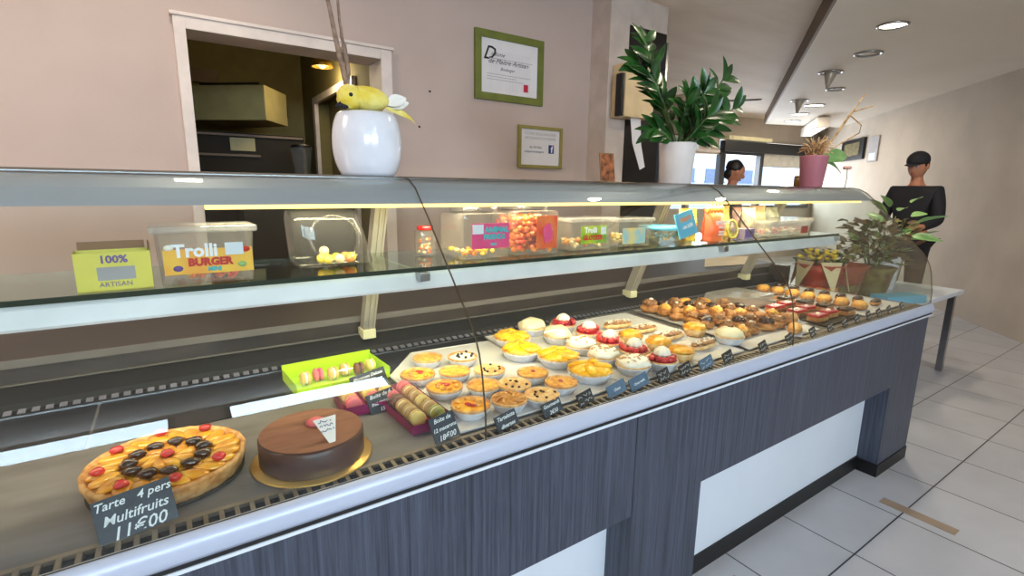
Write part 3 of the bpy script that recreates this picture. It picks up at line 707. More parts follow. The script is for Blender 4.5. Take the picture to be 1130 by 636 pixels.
M().tube([(0,0,0),(.01,0,.05),(0,0,.095)], .002).build('stem', 'stem', t)
b = M()
for i in range(6): b.blob((.012*math.cos(i),.012*math.sin(i),.1),(.012,.008,.009),2,.1,3,i)
b.build('petals', mat('pale_pink_petal', (236,178,168), .6), t)
t = thing('small_jar', 'small amber glass candle jar standing behind the pink pot', 'jar', (2.84,1.44,ZT))
M().lathe([(.025,0),(.028,.003),(.028,.055),(.024,.06),(.022,.058),(.022,.01),(0,.01)], 20).build('jar', mat('amber_glass', (150,110,40), .15), t)
M().lathe([(0,.011),(.021,.011),(.021,.045),(0,.045)], 20).build('wax', 'cream', t)

# ------------------------------------------------------------------ shelf goods
ZS = 1.1285
t = thing('sweet_box', 'yellow cardboard candy box with purple print at the left of the glass shelf', 'box', (-.093,1.175,ZS), R(4))
b = M(); b.box((-.055,-.03,0),(.055,-.028,.07)); b.box((-.055,.028,0),(.055,.03,.07)); b.box((-.055,-.028,0),(-.053,.028,.07)); b.box((.053,-.028,0),(.055,.028,.07)); b.box((-.055,-.03,0),(.055,.03,.002)); b.build('box', 'yellow', t)
M().box((.0545,-.028,.0),(.0560,.03,.085)).build('flap', 'kraft', t)
M().box((-.05,.0305,.04),(.05,.032,.085)).build('flap', 'kraft', t)
text('100%', .019, 'purpleink', t, (.0,-.0306,.057), bold=.0006); M().box((-.025,-.0308,.02),(.03,-.0302,.044)).build('picture', 'greyink', t); text('ARTISAN', .012, 'purpleink', t, (0,-.0306,.012))

def tub(label, x, y, w, d, h, rz=0, lid=True, mt='plastic', name='sweets_tub', k=1.07):
    t = thing(name, label, 'tub', (x,y,ZS), rz)
    b = M(); b.taper(w/2, d/2, .001, h, k, top=False); b.taper(w/2-.003, d/2-.003, .004, h, k, top=False); b.build('tub', mt, t, bevel=.006)
    if lid:
        l = M(); l.box((-w/2*k-.007,-d/2*k-.007,h-.004),(w/2*k+.007,d/2*k+.007,h+.008)); l.build('lid', 'milky', t, bevel=.004)
    return t
def pile(parent, w, d, h, mts, n, seed, r=.009, name='sweets', z0=.006):
    rnd = random.Random(seed); b = M()
    for i in range(n):
        b.blob((rnd.uniform(-w/2,w/2),rnd.uniform(-d/2,d/2),z0+r*.6+rnd.uniform(0,h)),(r*rnd.uniform(.7,1.2),r*rnd.uniform(.7,1.2),r*.8),1,.2,3,i,rnd.randrange(len(mts)))
    o = b.build(name, mts, parent); o['kind'] = 'stuff'; return o
# burger tub
t = tub('large clear lidded tub with yellow and red burger sweets label', .055, 1.2, .155, .12, .105, 0, lid=True)
M().box((-.072,-.0655,.022),(.078,-.0640,.07)).build('label', 'lblyellow', t)
text('Trolli', .034, 'whitetext', t, (-.02,-.0662,.066), bold=.0012); text('BURGER', .02, 'redtext', t, (.004,-.0662,.044), bold=.0012); text('MINI', .011, 'teal', t, (.01,-.0662,.03), bold=.0006)
for x,z,m_ in ((-.062,.074,'creamy'),(.066,.066,'redtext'),(-.05,.034,'purpleink'),(.058,.036,'leaf2')): M().lathe([(0,0),(.008,0),(.008,.0006),(0,.0006)], 14, T=Matrix.Translation((x,-.0656,z)) @ Matrix.Rotation(PI/2,4,'X') @ Matrix.Scale(.7,4,(0,1,0))).build('label_print', m_, t)
M().box((.03,-.0672,.056),(.062,-.0664,.08)).build('price_sticker', 'white', t)
pile(t, .13, .09, .02, ['candy_o','candy_p','candy_red'], 60, 4)
# dome container with sweets
t = thing('candy_dome', 'clear tilted fishbowl container with a few yellow sweets, at the left shelf end', 'container', (.325,1.27,ZS), R(6))
b = M(); sh_ = Matrix(((1,0,-.16,0),(0,1,.06,0),(0,0,1,0),(0,0,0,1)))
b.taper(.092,.052,.001,.138,.86,T=sh_); b.build('bowl', 'plastic2', t, bevel=.026)
for p in t.children[0].data.polygons: p.use_smooth = True
b = M(); b.tube([(.058*math.cos(i*PI/16)-.012,-.055+.012*math.sin(i*PI/16),.072+.052*math.sin(i*PI/16)) for i in range(33)], .0028, 6); b.build('rim', 'plastic2', t)
rnd = random.Random(9)
cn = ['yellow','orange','lime green','cream','amber','lemon','pale','peach']
for i in range(8):
    a0 = i*2*PI/8; mt_ = ['candy_y','candy_o','candy_g','candy_p','candy_y','candy_y','candy_p','candy_o'][i]
    c_ = tag(M().blob((0,0,0),(.0125,.0125,.012),2,.05,3,i).build('candy', mt_), ['yellow round sweet at the right inside the clear bowl','orange sweet at the back inside the clear bowl','lime green sweet in the middle of the clear bowl','cream round sweet heaped in the clear bowl','yellow sweet at the left inside the clear bowl','yellow sweet low at the front of the clear bowl','pale sweet at the front centre of the clear bowl','orange sweet at the front left of the clear bowl'][i], 'sweet', 'sweets in the clear bowl')
    rr = .036 if i != 2 else .008
    c_.location = (.335+rr*math.cos(a0), 1.27+rr*math.sin(a0)*.7, ZS+.018+(.016 if i == 3 else 0))
def jar(label, x, y, w, h, lidmt='plastic2', name='sweets_jar', d=None):
    t = thing(name, label, 'jar', (x,y,ZS)); d = d or w
    b = M(); b.box((-w/2,-d/2,.001),(w/2,d/2,h*.86)); b.build('body', 'plastic', t, bevel=.014)
    M().lathe([(w*.44,h*.86),(w*.46,h*.87),(w*.46,h*.98),(w*.43,h),(0,h)], 28).build('lid', lidmt, t)
    return t
t = jar('small clear jar with red cap behind the glass seam', .60, 1.33, .05, .085, 'redglaze')
pile(t, .03, .03, .04, ['candy_red','candy_p'], 24, 2, .006)
t = jar('large clear jar with pink label and teal lettering', .71, 1.245, .145, .145)
M().box((-.048,-.0745,.03),(.0715,-.0728,.098)).build('label', 'lblpink', t); M().box((-.046,-.0752,.07),(-.012,-.0746,.095)).build('price_sticker', 'white', t)
text('ANIMAL', .021, 'teal', t, (.03,-.0753,.08), bold=.0012); text('FRIENDS', .018, 'teal', t, (.022,-.0753,.061), bold=.001); text('zoo', .012, 'teal', t, (.02,-.0753,.042), bold=.0008)
pile(t, .1, .1, .012, ['candy_y','candy_o','candy_p'], 24, 8)
t = jar('large clear jar packed with red and orange gummy sweets', .885, 1.245, .15, .15)
pile(t, .118, .118, .1, ['candy_red','candy_o','candy_red'], 330, 12, .011)
M().box((-.01,-.0768,.02),(.066,-.0752,.115)).build('label', 'lblred', t); M().blob((.03,-.078,.065),(.02,.002,.03),2,.3,3,4).build('label_print', 'lblpink', t)
t = tub('low clear tub with green label and white and red lettering', 1.115, 1.245, .17, .1, .095)
M().box((-.05,-.0555,.022),(.06,-.0535,.078)).build('label', 'lblgreen', t); text('Trolli', .024, 'whitetext', t, (-.01,-.0562,.064), bold=.001); text('GLOTZER', .019, 'redtext', t, (0,-.0562,.04), bold=.0012); M().box((.033,-.0565,.05),(.056,-.056,.074)).build('price_sticker', 'white', t)
pile(t, .14, .07, .02, ['candy_o','candy_p'], 40, 21)
t = tub('low clear tub with blue and yellow label beside the green labelled tub', 1.31, 1.245, .16, .1, .09)
M().box((-.06,-.0555,.012),(.05,-.0535,.065)).build('label', 'lblblue', t); pile(t, .13, .07, .03, ['candy_y','candy_o','candy_p'], 60, 22)
# round lid container, tilted blue card, bags
t = thing('round_tray', 'round clear tray of sweets with blue rim leaning on the shelf', 'tray', (1.52,1.25,ZS), R(0))
M().lathe([(.055,0),(.075,.02),(.085,.06),(.088,.062),(.08,.02),(.06,.003),(0,.003)], 30).build('tray', 'plastic', t); M().lathe([(.083,.05),(.087,.05),(.089,.062),(.085,.062)], 30).build('rim', 'sky_blue', t)
pile(t, .09, .09, .04, ['sky_blue','candy_p','candy_y'], 60, 31, .01)
t = thing('price_card', 'tilted sky blue card with orange and white print stuck on the shelf tray', 'card', (1.555,1.158,ZS+.03), rx=R(-10)); t.rotation_euler = (R(-12), R(-12), R(2))
M().box((-.052,-.002,.0),(.052,.002,.09)).build('card', 'sky_blue', t); text('PARTY', .022, 'orangetext', t, (.004,-.0024,.062), bold=.001); text('mix 5,90', .017, 'whitetext', t, (.004,-.0024,.036), bold=.0008)
def bag(label, x, y, w, h, mt_, rz=0, name='sweets_bag', cr=.3):
    t = thing(name, label, 'bag', (x,y,ZS), rz); b = M()
    n = 12; m_ = 10; vs = []; fs = []
    rnd_ = random.Random(int(x*1000))
    for s in (-1,1):
        for j in range(m_+1):
            for i in range(n+1):
                u = i/n*2-1; v = j/m_; th = .032*(1-u**4)*(math.sin(PI*min(1,v*1.02+.0))**.5 if v < .98 else 0)*(1.2-v*.6)
                if v < .05: th = .03*(1-u**4)
                vs.append((u*w/2*(1-.06*math.sin(PI*v)), s*(th+.001)+.002*rnd_.uniform(-1,1)*(v > .1), v*h))
    st_ = (n+1)*(m_+1)
    for s in (0,1):
        for j in range(m_):
            for i in range(n):
                a_ = s*st_+j*(n+1)+i; fs.append((a_,a_+1,a_+n+2,a_+n+1) if s == 0 else (a_+n+1,a_+n+2,a_+1,a_))
    for i in range(n): fs += [(i,i+1,i+1+st_,i+st_)]
    b.add(vs, fs, 0, True); b.build('bag', mt_, t); return t
t = bag('yellow printed sweets bag with dark picture beside the blue card', 1.66, 1.25, .10, .125, mat('yellow_bag', (236,206,60), .35, c2=(130,70,40), scale=22), R(-3))
t = bag('orange unicorn sweets bag with crown-shaped top', 1.755, 1.2, .115, .115, 'orange', 0)
text('unicorn', .028, 'whitetext', t, (.0,-.043,.075), bold=.0012); text('SWEETS', .013, 'whitetext', t, (0,-.043,.055), bold=.0006); text('yummy\nmallows', .012, 'whitetext', t, (-.005,-.043,.034), bold=.0004)
b = M()
for i in range(5): b.lathe([(.009,.0),(.011,.02),(.0,.034)], 8, T=Matrix.Translation((-.044+i*.022,0,.108)))
b.build('crown', 'candy_o', t)
t = thing('badge_disc', 'round purple printed disc leaning beside the orange bag', 'disc', (1.88,1.2,ZS+.042)); M().lathe([(0,0),(.036,0),(.038,.003),(.036,.006),(0,.006)], 28, T=Matrix.Rotation(R(78),4,'X')).build('disc', mat('violet_disc', (120,96,140), .4, c2=(190,170,120), scale=40), t)
M().lathe([(.032,.006),(.034,.009),(.0385,.006),(.0385,0),(.034,-.002)], 28, T=Matrix.Rotation(R(78),4,'X')).build('rim', 'yellow', t)
t = thing('small_box', 'small violet carton in front of the shelf bags, right of the disc', 'box', (1.955,1.19,ZS)); M().box((-.035,-.025,0),(.035,.025,.042)).build('carton', mat('violet_card', (140,126,160), .5), t, bevel=.002); M().box((-.028,-.0262,.008),(.028,-.0253,.034)).build('label', 'purpleink', t)
t = bag('brown and yellow nut bag behind the violet carton', 1.96, 1.31, .14, .13, mat('nut_bag', (214,180,84), .4, c2=(150,110,60), scale=30), R(5))
t = bag('small mixed colour bag against the second glass seam', 2.07, 1.25, .08, .125, mat('mixed_bag', (200,160,120), .35, c2=(90,110,120), scale=34), R(-8))
t = tub('long low milky box with red end label at the right of the shelf', 2.28, 1.225, .33, .11, .06, mt='milky', name='long_box')
M().box((.09,-.0575,.008),(.15,-.056,.042)).build('label', 'redfoil', t); pile(t, .3, .08, .018, ['candy_p','birdw','mpink'], 60, 51)
t = tub('second low milky box stacked behind the long one near the shelf end', 2.555, 1.31, .15, .1, .06, mt='milky', name='long_box')
pile(t, .13, .07, .018, ['candy_red','candy_p'], 40, 52)
t = bag('pale pink sweets bag standing behind the long low box, nearer the seam', 2.2, 1.37, .13, .12, mat('pink_bag', (226,186,170), .4, c2=(170,110,100), scale=24), R(4))
t = bag('cream and brown sweets bag standing behind the long low box', 2.36, 1.38, .12, .125, mat('cream_bag', (232,206,150), .4, c2=(176,120,80), scale=24), R(-4))
t = bag('grey green sweets bag by the shelf end, last in the row', 2.52, 1.40, .12, .115, mat('grey_bag', (196,190,160), .4, c2=(112,120,96), scale=28), R(3))
# paper sheets lying on the worktop
t = tag(M().add([(-.23,-.07,0),(.02,-.13,.0),(.30,.02,.004),(.06,.16,.002),(-.23,-.07,.002),(.02,-.13,.002),(.30,.02,.006),(.06,.16,.004)], [(3,2,1,0),(4,5,6,7),(0,1,5,4),(1,2,6,5),(2,3,7,6),(3,0,4,7)]).build('paper_sheet', 'tissue'), 'cream wrapping paper sheet lying on the steel worktop', 'paper'); t.location = (2.72,1.77,.907); t.scale = (1.25,1.1,1)

# ------------------------------------------------------------------ deck goods
ZD = .7905
def tray(label, pts, z=ZD, h=.004, mt='doily', name='serving_tray', rim=False):
    cx = sum(p[0] for p in pts)/len(pts); cy = sum(p[1] for p in pts)/len(pts)
    t = thing(name, label, 'tray', (cx,cy,z)); q = [(x-cx,y-cy) for x,y in pts]
    poly_slab(q, .0005, h).build('base', mt, t)
    n = len(q); b = M()
    for i in range(n):
        a_, c_ = Vector(q[i]), Vector(q[(i+1)%n]); b.tube([(a_.x,a_.y,h),(c_.x,c_.y,h)], .002, 6)
    b.build('rim', mt, t); return t
ZDT = .7932
tray('long white paper-lined tray under the small tartlets', [(.482,.902),(1.0,.902),(.86,1.25),(.88,1.44),(.60,1.46),(.47,1.30)], ZDT)
tray('wide white tray under the yellow and cream tarts', [(1.008,.902),(1.55,.902),(1.60,1.48),(.895,1.49),(.87,1.26)], ZDT)
tray('grey lined tray under the nutty cream puffs', [(1.62,.97),(1.66,1.485),(2.37,1.47),(2.185,1.21),(2.115,.97)], ZDT, mt='greypaper')
tray('white tray edge in front of the cream puffs', [(1.58,.90),(2.06,.90),(2.08,.965),(1.60,.965)], ZDT)
tray('long dark tray with red glazed cakes', [(2.13,.91),(2.42,.91),(2.38,1.2),(2.2,1.2)], ZDT-.0012, mt='kdark')
tray('pale tray under the yellow pastry row near the case end', [(2.46,.905),(2.9,.905),(2.9,1.44),(2.40,1.44)], ZDT)
ZP = ZDT+.0045
# the fruit tart
def disc_top(b, r, z, amp, sc, seed, mi=0, n=14, seg=40, dome=0):
    vs = [(0,0,z+dome)]; fs = []
    for j in range(1,n+1):
        rr = r*j/n
        for k_ in range(seg):
            a_ = 2*PI*k_/seg; p = Vector((rr*math.cos(a_), rr*math.sin(a_), 0))
            vs.append((p.x,p.y,z+dome*(1-(j/n)**2)+amp*noise.noise(p*sc+Vector((seed,seed*2,0)))*(1 if j < n else .0)))
    for k_ in range(seg): fs.append((0,1+k_,1+(k_+1)%seg))
    for j in range(n-1):
        for k_ in range(seg):
            a_ = 1+j*seg; fs.append((a_+k_, a_+seg+k_, a_+seg+(k_+1)%seg, a_+(k_+1)%seg))
    b.add(vs, fs, mi, True); return b
t = thing('fruit_tart', 'large round fruit tart with peach slices, glazed prunes and red cherries', 'tart', (-.045,1.052,ZD+.004))
M().lathe([(.112,0),(.118,.002),(.127,.03),(.126,.034),(.12,.035),(.117,.028),(0,.026)], 60, flute=(40,.008,.1)).build('crust', 'crust', t)
disc_top(M(), .118, .027, .006, 40, 3).build('custard', 'peach', t)
rnd = random.Random(2)
b = M()
for i in range(22):
    a_ = i*2*PI/22; r_ = .094; b.blob((0,0,0),(.028,.015,.007),2,.15,2,i,0, Matrix.Translation((r_*math.cos(a_),r_*math.sin(a_),.031)) @ Matrix.Rotation(a_+.5,4,'Z'))
for i in range(9):
    a_ = i*2*PI/9; b.blob((0,0,0),(.024,.011,.009),2,.1,2,i,0, Matrix.Translation((.026*math.cos(a_),.026*math.sin(a_),.033)) @ Matrix.Rotation(a_+.6,4,'Z'))
b.build('peach_slices', 'peach', t)
for i in range(11):
    a_ = i*2*PI/11+.2; M().blob((.058*math.cos(a_),.058*math.sin(a_),.036),(.015,.010,.008),2,.4,3,i).build('prune', 'prune', t)
for i in range(8):
    a_ = i*2*PI/8+.1; r_ = .1 if i else .0
    M().blob((r_*math.cos(a_),r_*math.sin(a_),.042),(.0115,.0105,.007),2,.3,3,i).build('cherry', 'redglaze', t)
M().lathe([(0,-.0035),(.122,-.0035),(.122,-.0005),(0,-.0005)], 48).build('board', 'kdark', t)
# chocolate cake
t = thing('chocolate_cake', 'round chocolate cake dusted with cocoa on a gold board', 'cake', (.192,.98,ZD+.001))
M().lathe([(0,0),(.111,0),(.113,.002),(.111,.004),(0,.004)], 56).build('cake_board', 'gold', t)
M().lathe([(0,.0045),(.094,.0045),(.097,.008),(.097,.052),(.093,.057)], 64).build('side', 'chocside', t)
disc_top(M(), .0945, .0585, .0008, 60, 5, n=12, seg=64).build('top', 'cocoa', t)
t2 = thing('macaron', 'single pink macaron lying on top of the chocolate cake', 'macaron', (.204,1.0,ZD+.059))
mac = [(0,.0),(.016,.0),(.0185,.003),(.018,.007),(.012,.011),(0,.0125)]
M().lathe(mac, 24).build('shell', 'mpink', t2)
t2 = thing('price_card', 'small white pointed card with writing stuck in the chocolate cake', 'card', (.212,.908,ZD+.062), rx=R(-48), rz=R(8))
cd = M().add([(-.006,0,-.004),(.006,0,-.004),(.024,0,.048),(-.020,0,.048),(-.006,.0009,-.004),(.006,.0009,-.004),(.024,.0009,.048),(-.020,.0009,.048)], [(0,1,2,3),(7,6,5,4),(0,4,5,1),(1,5,6,2),(2,6,7,3),(3,7,4,0)]).build('card', 'paper', t2)
scribble(.03, .028, random.Random(8), 3, 'blueink', cd, -.0004, .032)
# macarons in boxes
def macaron_proto(cm, fm):
    t = thing('macaron', 'x', 'macaron'); 
    for s in (-1,1):
        M().lathe([(0,.003),(.0165,.003),(.018,.005),(.0178,.009),(.012,.0125),(0,.0135)], 16, T=Matrix.Rotation(s*PI/2,4,'Y')).build('shell', cm, t)
    M().lathe([(0,-.003),(.0155,-.003),(.0155,.003),(0,.003)], 16, T=Matrix.Rotation(PI/2,4,'Y')).build('filling', fm, t)
    return t
protos = {k_: macaron_proto(k_, f_) for k_,f_ in (('mpink','rasp'),('mtan','creamy'),('mlemon','creamy'),('mbrown','choc'),('mgreen','creamy'))}
used = set()
cname = dict(mpink='pink', mtan='tan', mlemon='lemon yellow', mbrown='chocolate brown', mgreen='green')
def place(proto, key, loc, rz, label, group=None):
    if key in used: o = dup(proto)
    else: o = proto; used.add(key)
    o.location = loc; o.rotation_euler = (0,0,rz); o['label'] = label
    if group: o['group'] = group
    return o
def clear_box(label, x, y, w, l, rz, name='macaron_box', lidmt='plastic2'):
    t = thing(name, label, 'box', (x,y,ZD), rz)
    b = M(); b.taper(w/2,l/2,.0005,.024,1.05,top=False); b.taper(w/2-.002,l/2-.002,.003,.024,1.05,top=False); b.box((-.002,-l/2,.003),(.002,l/2,.016)); b.build('base', 'magenta', t)
    b = M(); b.taper(w/2*1.05+.001,l/2*1.05+.001,.0242,.044,.95,bot=False); b.build('lid', lidmt, t); return t
bx = clear_box('magenta tray of twelve macarons under a clear lid beside the tartlets', .437, 1.073, .098, .235, R(2))
cols = [['mlemon','mpink','mbrown','mtan','mtan','mlemon'],['mpink','mtan','mtan','mlemon','mtan','mgreen']]
pos = ['back','second from the back','third from the back','third from the front','second from the front','front']
for r_ in range(2):
    for i in range(6):
        k_ = cols[r_][i]; lx, ly = (-.024 if r_ == 0 else .024), .092-i*.036
        c_, s_ = math.cos(R(2)), math.sin(R(2))
        place(protos[k_], k_, (.437+lx*c_-ly*s_, 1.073+lx*s_+ly*c_, ZD+.023), R(92), '%s macaron in the magenta tray, %s of its %s row' % (cname[k_], pos[i], 'left' if r_ == 0 else 'right'), 'macarons in the magenta tray')
bx = clear_box('smaller magenta tray of macarons behind the chocolate cake', .345, 1.175, .10, .12, R(-4))
for r_ in range(2):
    for i in range(3):
        k_ = [['mlemon','mtan','mpink'],['mtan','mlemon','mpink']][r_][i]
        place(protos[k_], k_, (.345+(-.025+.05*r_), 1.21-.036*i, ZD+.023), R(88), '%s macaron in the smaller tray, %s of its %s row' % (cname[k_], ['back','middle','front'][i], 'left' if r_ == 0 else 'right'), 'macarons in the smaller magenta tray')
t = thing('lime_box', 'open lime green cardboard box holding macarons at the back of the deck', 'box', (.345,1.375,ZD+.002), R(3))
b = M(); w_, l_, h_ = .125, .075, .032
b.box((-w_,-l_,0),(w_,l_,.002)); b.box((-w_,-l_,.002),(-w_+.002,l_,h_)); b.box((w_-.002,-l_,.002),(w_,l_,h_)); b.box((-w_,l_-.002,.002),(w_,l_,h_+.01)); b.box((-w_,-l_,.002),(w_,-l_+.002,h_*.6))
b.build('box', 'lime', t)
for i in range(6):
    k_ = ['mtan','mpink','mtan','mtan','mbrown','mlemon'][i]; x = .345-.085+i*.036
    place(protos[k_], k_, (x, 1.365+(i%2)*.012, ZD+.0235), R(6), '%s macaron in the lime green box, %s' % (cname[k_], ['at its left end','second from its left end','third from its left end','third from its right end','second from its right end','at its right end'][i]), 'macarons in the lime green box')

# tartlets
def tartlet(kind, seed, r=.043):
    rnd = random.Random(seed); t = thing('tartlet', 'x', 'tartlet')
    M().lathe([(r*.72,0),(r*.74,.001),(r*.98,.020),(r*1.0,.0215),(r*.97,.0215),(r*.72,.003),(0,.003)], 48, flute=(24,.02,r*.6)).build('paper_cup', 'cup', t)
    M().lathe([(r*.74,.0035),(r*.99,.023),(r*.985,.027),(r*.93,.028),(r*.88,.024),(0,.022)], 40, flute=(20,.012,r*.8)).build('crust', 'crust' if kind != 'chip' else 'cruste', t)
    fm = dict(red='custard', yellow='golden', chip='golden', cherry='golden', apple='apple', berry='creamy')[kind]
    disc_top(M(), r*.9, .0235, .0022, 90, seed, n=8, seg=28, dome=.004).build('filling', fm if kind != 'chip' else 'cruste', t)
    if kind == 'red':
        for i in range(9):
            a_ = i*2.4+seed; q_ = (.15+.6*((i*.37)%1))*r; M().blob((q_*math.cos(a_),q_*math.sin(a_),.028),(.0085*rnd.uniform(.6,1.2),.006,.0034),2,.5,3,i).build('fruit_piece', 'straw' if i%3 == 0 else ('apple' if i%3 == 1 else 'golden'), t)
    if kind == 'chip':
        for i in range(7):
            a_ = i*2.4+seed; q_ = (.2+.6*((i*.37+seed*.1)%1))*r; M().blob((q_*math.cos(a_),q_*math.sin(a_),.028),(.0045,.004,.003),1,.2,3,i).build('chocolate_chip', 'chips', t)
    if kind == 'cherry': M().blob((.002,0,.0295),(.0062,.006,.0032),2,.1,3,1).build('cherry', 'rasp', t)
    if kind == 'berry':
        for i in range(8):
            a_ = i*2.4; q_ = (.25+.6*((i*.37)%1))*r; M().blob((q_*math.cos(a_),q_*math.sin(a_),.0295),(.005,.005,.0045),1,0,3,i).build('blueberry', 'blue', t)
    if kind == 'apple':
        b = M()
        for i in range(9):
            a_ = i*2*PI/9; pts = [(r*q_*math.cos(a_+q_*1.6), r*q_*math.sin(a_+q_*1.6), .0285) for q_ in (.1,.3,.5,.7,.85)]; b.tube(pts, [.0015,.003,.004,.004,.002], 6)
        b.build('apple_slices', 'apple', t)
    return t
tl = [('yellow',(.597,1.324),'golden tartlet alone at the back of the tartlet tray'),
 ('berry',(.690,1.279),'white tartlet dotted with dark berries at the back beside the seam'),
 ('red',(.518,1.215),'custard tartlet with red fruit at the left, behind the macaron tray'),
 ('yellow',(.613,1.182),'plain golden tartlet between the red fruit tartlet and the chocolate chip one'),
 ('chip',(.700,1.140),'pale chocolate chip tartlet farthest back'),
 ('red',(.540,1.098),'custard tartlet with red fruit, middle of the left column'),
 ('yellow',(.630,1.055),'plain golden tartlet in the centre of the tartlets, just left of the seam'),
 ('chip',(.700,1.018),'chocolate chip tartlet in the middle, right of the seam'),
 ('cherry',(.791,1.060),'golden tartlet with a cherry centre, farther of the two'),
 ('red',(.542,.966),'custard tartlet with red fruit nearest the front glass'),
 ('apple',(.636,.945),'tartlet with swirled apple slices at the front'),
 ('chip',(.720,.925),'chocolate chip tartlet at the front'),
 ('cherry',(.812,.963),'golden tartlet with a cherry centre, nearer of the two')]
for i,(k_,(x,y),lb) in enumerate(tl):
    t = tartlet(k_, i+1, .0445 if k_ != 'red' else .0475); t.location = (x,y,ZP); t.rotation_euler = (0,0,i*1.3); t['label'] = lb; t['group'] = 'small tartlets in paper cups'
# big yellow fruit tarts (mango heaped)
def mango(seed):
    t = thing('mango_tart', 'x', 'tart'); r = .058
    M().lathe([(r*.72,0),(r*.74,.001),(r*.99,.024),(r*1.0,.026),(r*.95,.026),(r*.72,.003),(0,.003)], 56, flute=(28,.02,r*.6)).build('paper_cup', 'cup', t)
    M().lathe([(r*.76,.004),(r*.98,.026),(r*.96,.030),(r*.9,.029),(0,.026)], 48, flute=(24,.012,r*.8)).build('crust', 'cruste', t)
    b = M(); rnd = random.Random(seed)
    b.blob((0,0,.030),(r*.9,r*.9,.012),3,.15,3,seed)
    for i in range(11):
        a_ = i*2*PI/11; q_ = r*.55; b.blob((0,0,0),(.028,.014,.0075),2,.3,3,i+seed,0,Matrix.Translation((q_*math.cos(a_),q_*math.sin(a_),.036+.004*math.sin(i*2+seed))) @ Matrix.Rotation(a_+.3,4,'Z') @ Matrix.Rotation(R(12),4,'Y'))
    b.build('mango_slices', 'lemon', t); return t
for i,((x,y),lb) in enumerate([((.925,1.36),'bright yellow mango tart farthest back'),((.875,1.235),'bright yellow mango tart second from the back'),((.935,1.125),'bright yellow mango tart third from the back'),((.935,.985),'bright yellow mango tart nearest the front glass')]):
    t = mango(i+3); t.scale = (1.1,1.1,1.05); t.location = (x,y,ZP); t['label'] = lb; t['group'] = 'mango tarts'
def cream_tart(kind, seed, r=.044):
    t = thing('cream_tart' if kind != 'straw' else 'strawberry_tart', 'x', 'tart'); rnd = random.Random(seed)
    M().lathe([(r*.72,0),(r*.74,.001),(r*.98,.022),(r*1.0,.024),(r*.95,.024),(r*.72,.003),(0,.003)], 48, flute=(24,.02,r*.6)).build('paper_cup', 'cup', t)
    M().lathe([(r*.76,.004),(r*.98,.024),(r*.96,.028),(r*.9,.027),(0,.024)], 40).build('crust', 'cruste', t)
    if kind == 'straw':
        b = M(); disc_top(b, r*.88, .027, .002, 90, seed, n=6, seg=24)
        b.build('jelly', 'rasp', t)
        b = M()
        for i in range(15):
            a_ = i*2.4; q_ = r*(.35+.5*((i*.618)%1)); b.blob((q_*math.cos(a_),q_*math.sin(a_),.032+.004*((i*.3)%1)),(.0105*rnd.uniform(.8,1.2),.009,.009),2,.25,3,i)
        b.build('strawberries', 'straw', t)
        b = M(); pr = []
        b.lathe([(.018,.038),(.0225,.043),(.019,.049),(.0185,.052),(.012,.057),(.008,.060),(0,.062)], 32, flute=(8,.10,.006)); b.build('cream_rosette', 'creamy', t)
    elif kind == 'smooth':
        M().blob((0,0,.03),(r*.98,r*.93,.026),3,.22,2.2,seed,flat=-.004).build('cream', 'buttery', t)
    elif kind == 'flakes':
        M().blob((0,0,.03),(r*.95,r*.92,.020),3,.25,3,seed,flat=-.004).build('cream', 'creamy', t)
        b = M()
        for i in range(26):
            a_ = rnd.uniform(0,6.28); q_ = r*.8*math.sqrt(rnd.random()); z_ = .03+.019*math.sqrt(max(0,1-(q_/r/.95)**2)); b.box((-.005,-.003,0),(.005,.003,.001),0,Matrix.Translation((q_*math.cos(a_),q_*math.sin(a_),z_)) @ Euler((rnd.uniform(-.4,.4),rnd.uniform(-.4,.4),a_)).to_matrix().to_4x4())
        b.build('almond_flakes', 'nut', t)
    elif kind == 'cherry':
        M().blob((0,0,.03),(r*.92,r*.92,.024),3,.08,3,seed,flat=-.004).build('cream', 'buttery', t); M().blob((0,0,.056),(.009,.009,.006),2,.2,3,2).build('praline', 'brownnut', t)
    return t
for i,(k_,(x,y),lb) in enumerate([('smooth',(1.06,1.43),'smooth pale cream tart farthest back'),('smooth',(1.075,1.30),'smooth pale cream tart second from the back'),('flakes',(1.07,1.175),'cream tart with almond flakes behind the other flaked ones'),('flakes',(1.06,1.06),'cream tart with almond flakes, middle of its row'),('flakes',(1.075,.955),'cream tart with almond flakes nearest the front glass'),
    ('straw',(1.18,1.40),'strawberry tart with cream rosette farthest back'),('straw',(1.19,1.27),'strawberry tart with cream rosette second from the back'),('straw',(1.172,1.15),'strawberry tart with cream rosette in the middle of its row'),('straw',(1.172,1.04),'strawberry tart with cream rosette second from the front'),('straw',(1.175,.935),'strawberry tart with cream rosette nearest the front glass'),
    ('cherry',(1.588,.982),'cream tart topped with a brown praline beside the nut slices')]):
    t = cream_tart(k_, i+1); t.location = (x,y,ZP); t['label'] = lb; t['group'] = 'cream tarts' if k_ != 'straw' else 'strawberry tarts'; t.rotation_euler = (0,0,i)
    t.scale = (1.15,1.15,1.08) if k_ != 'straw' else (1.12,1.12,1.12)
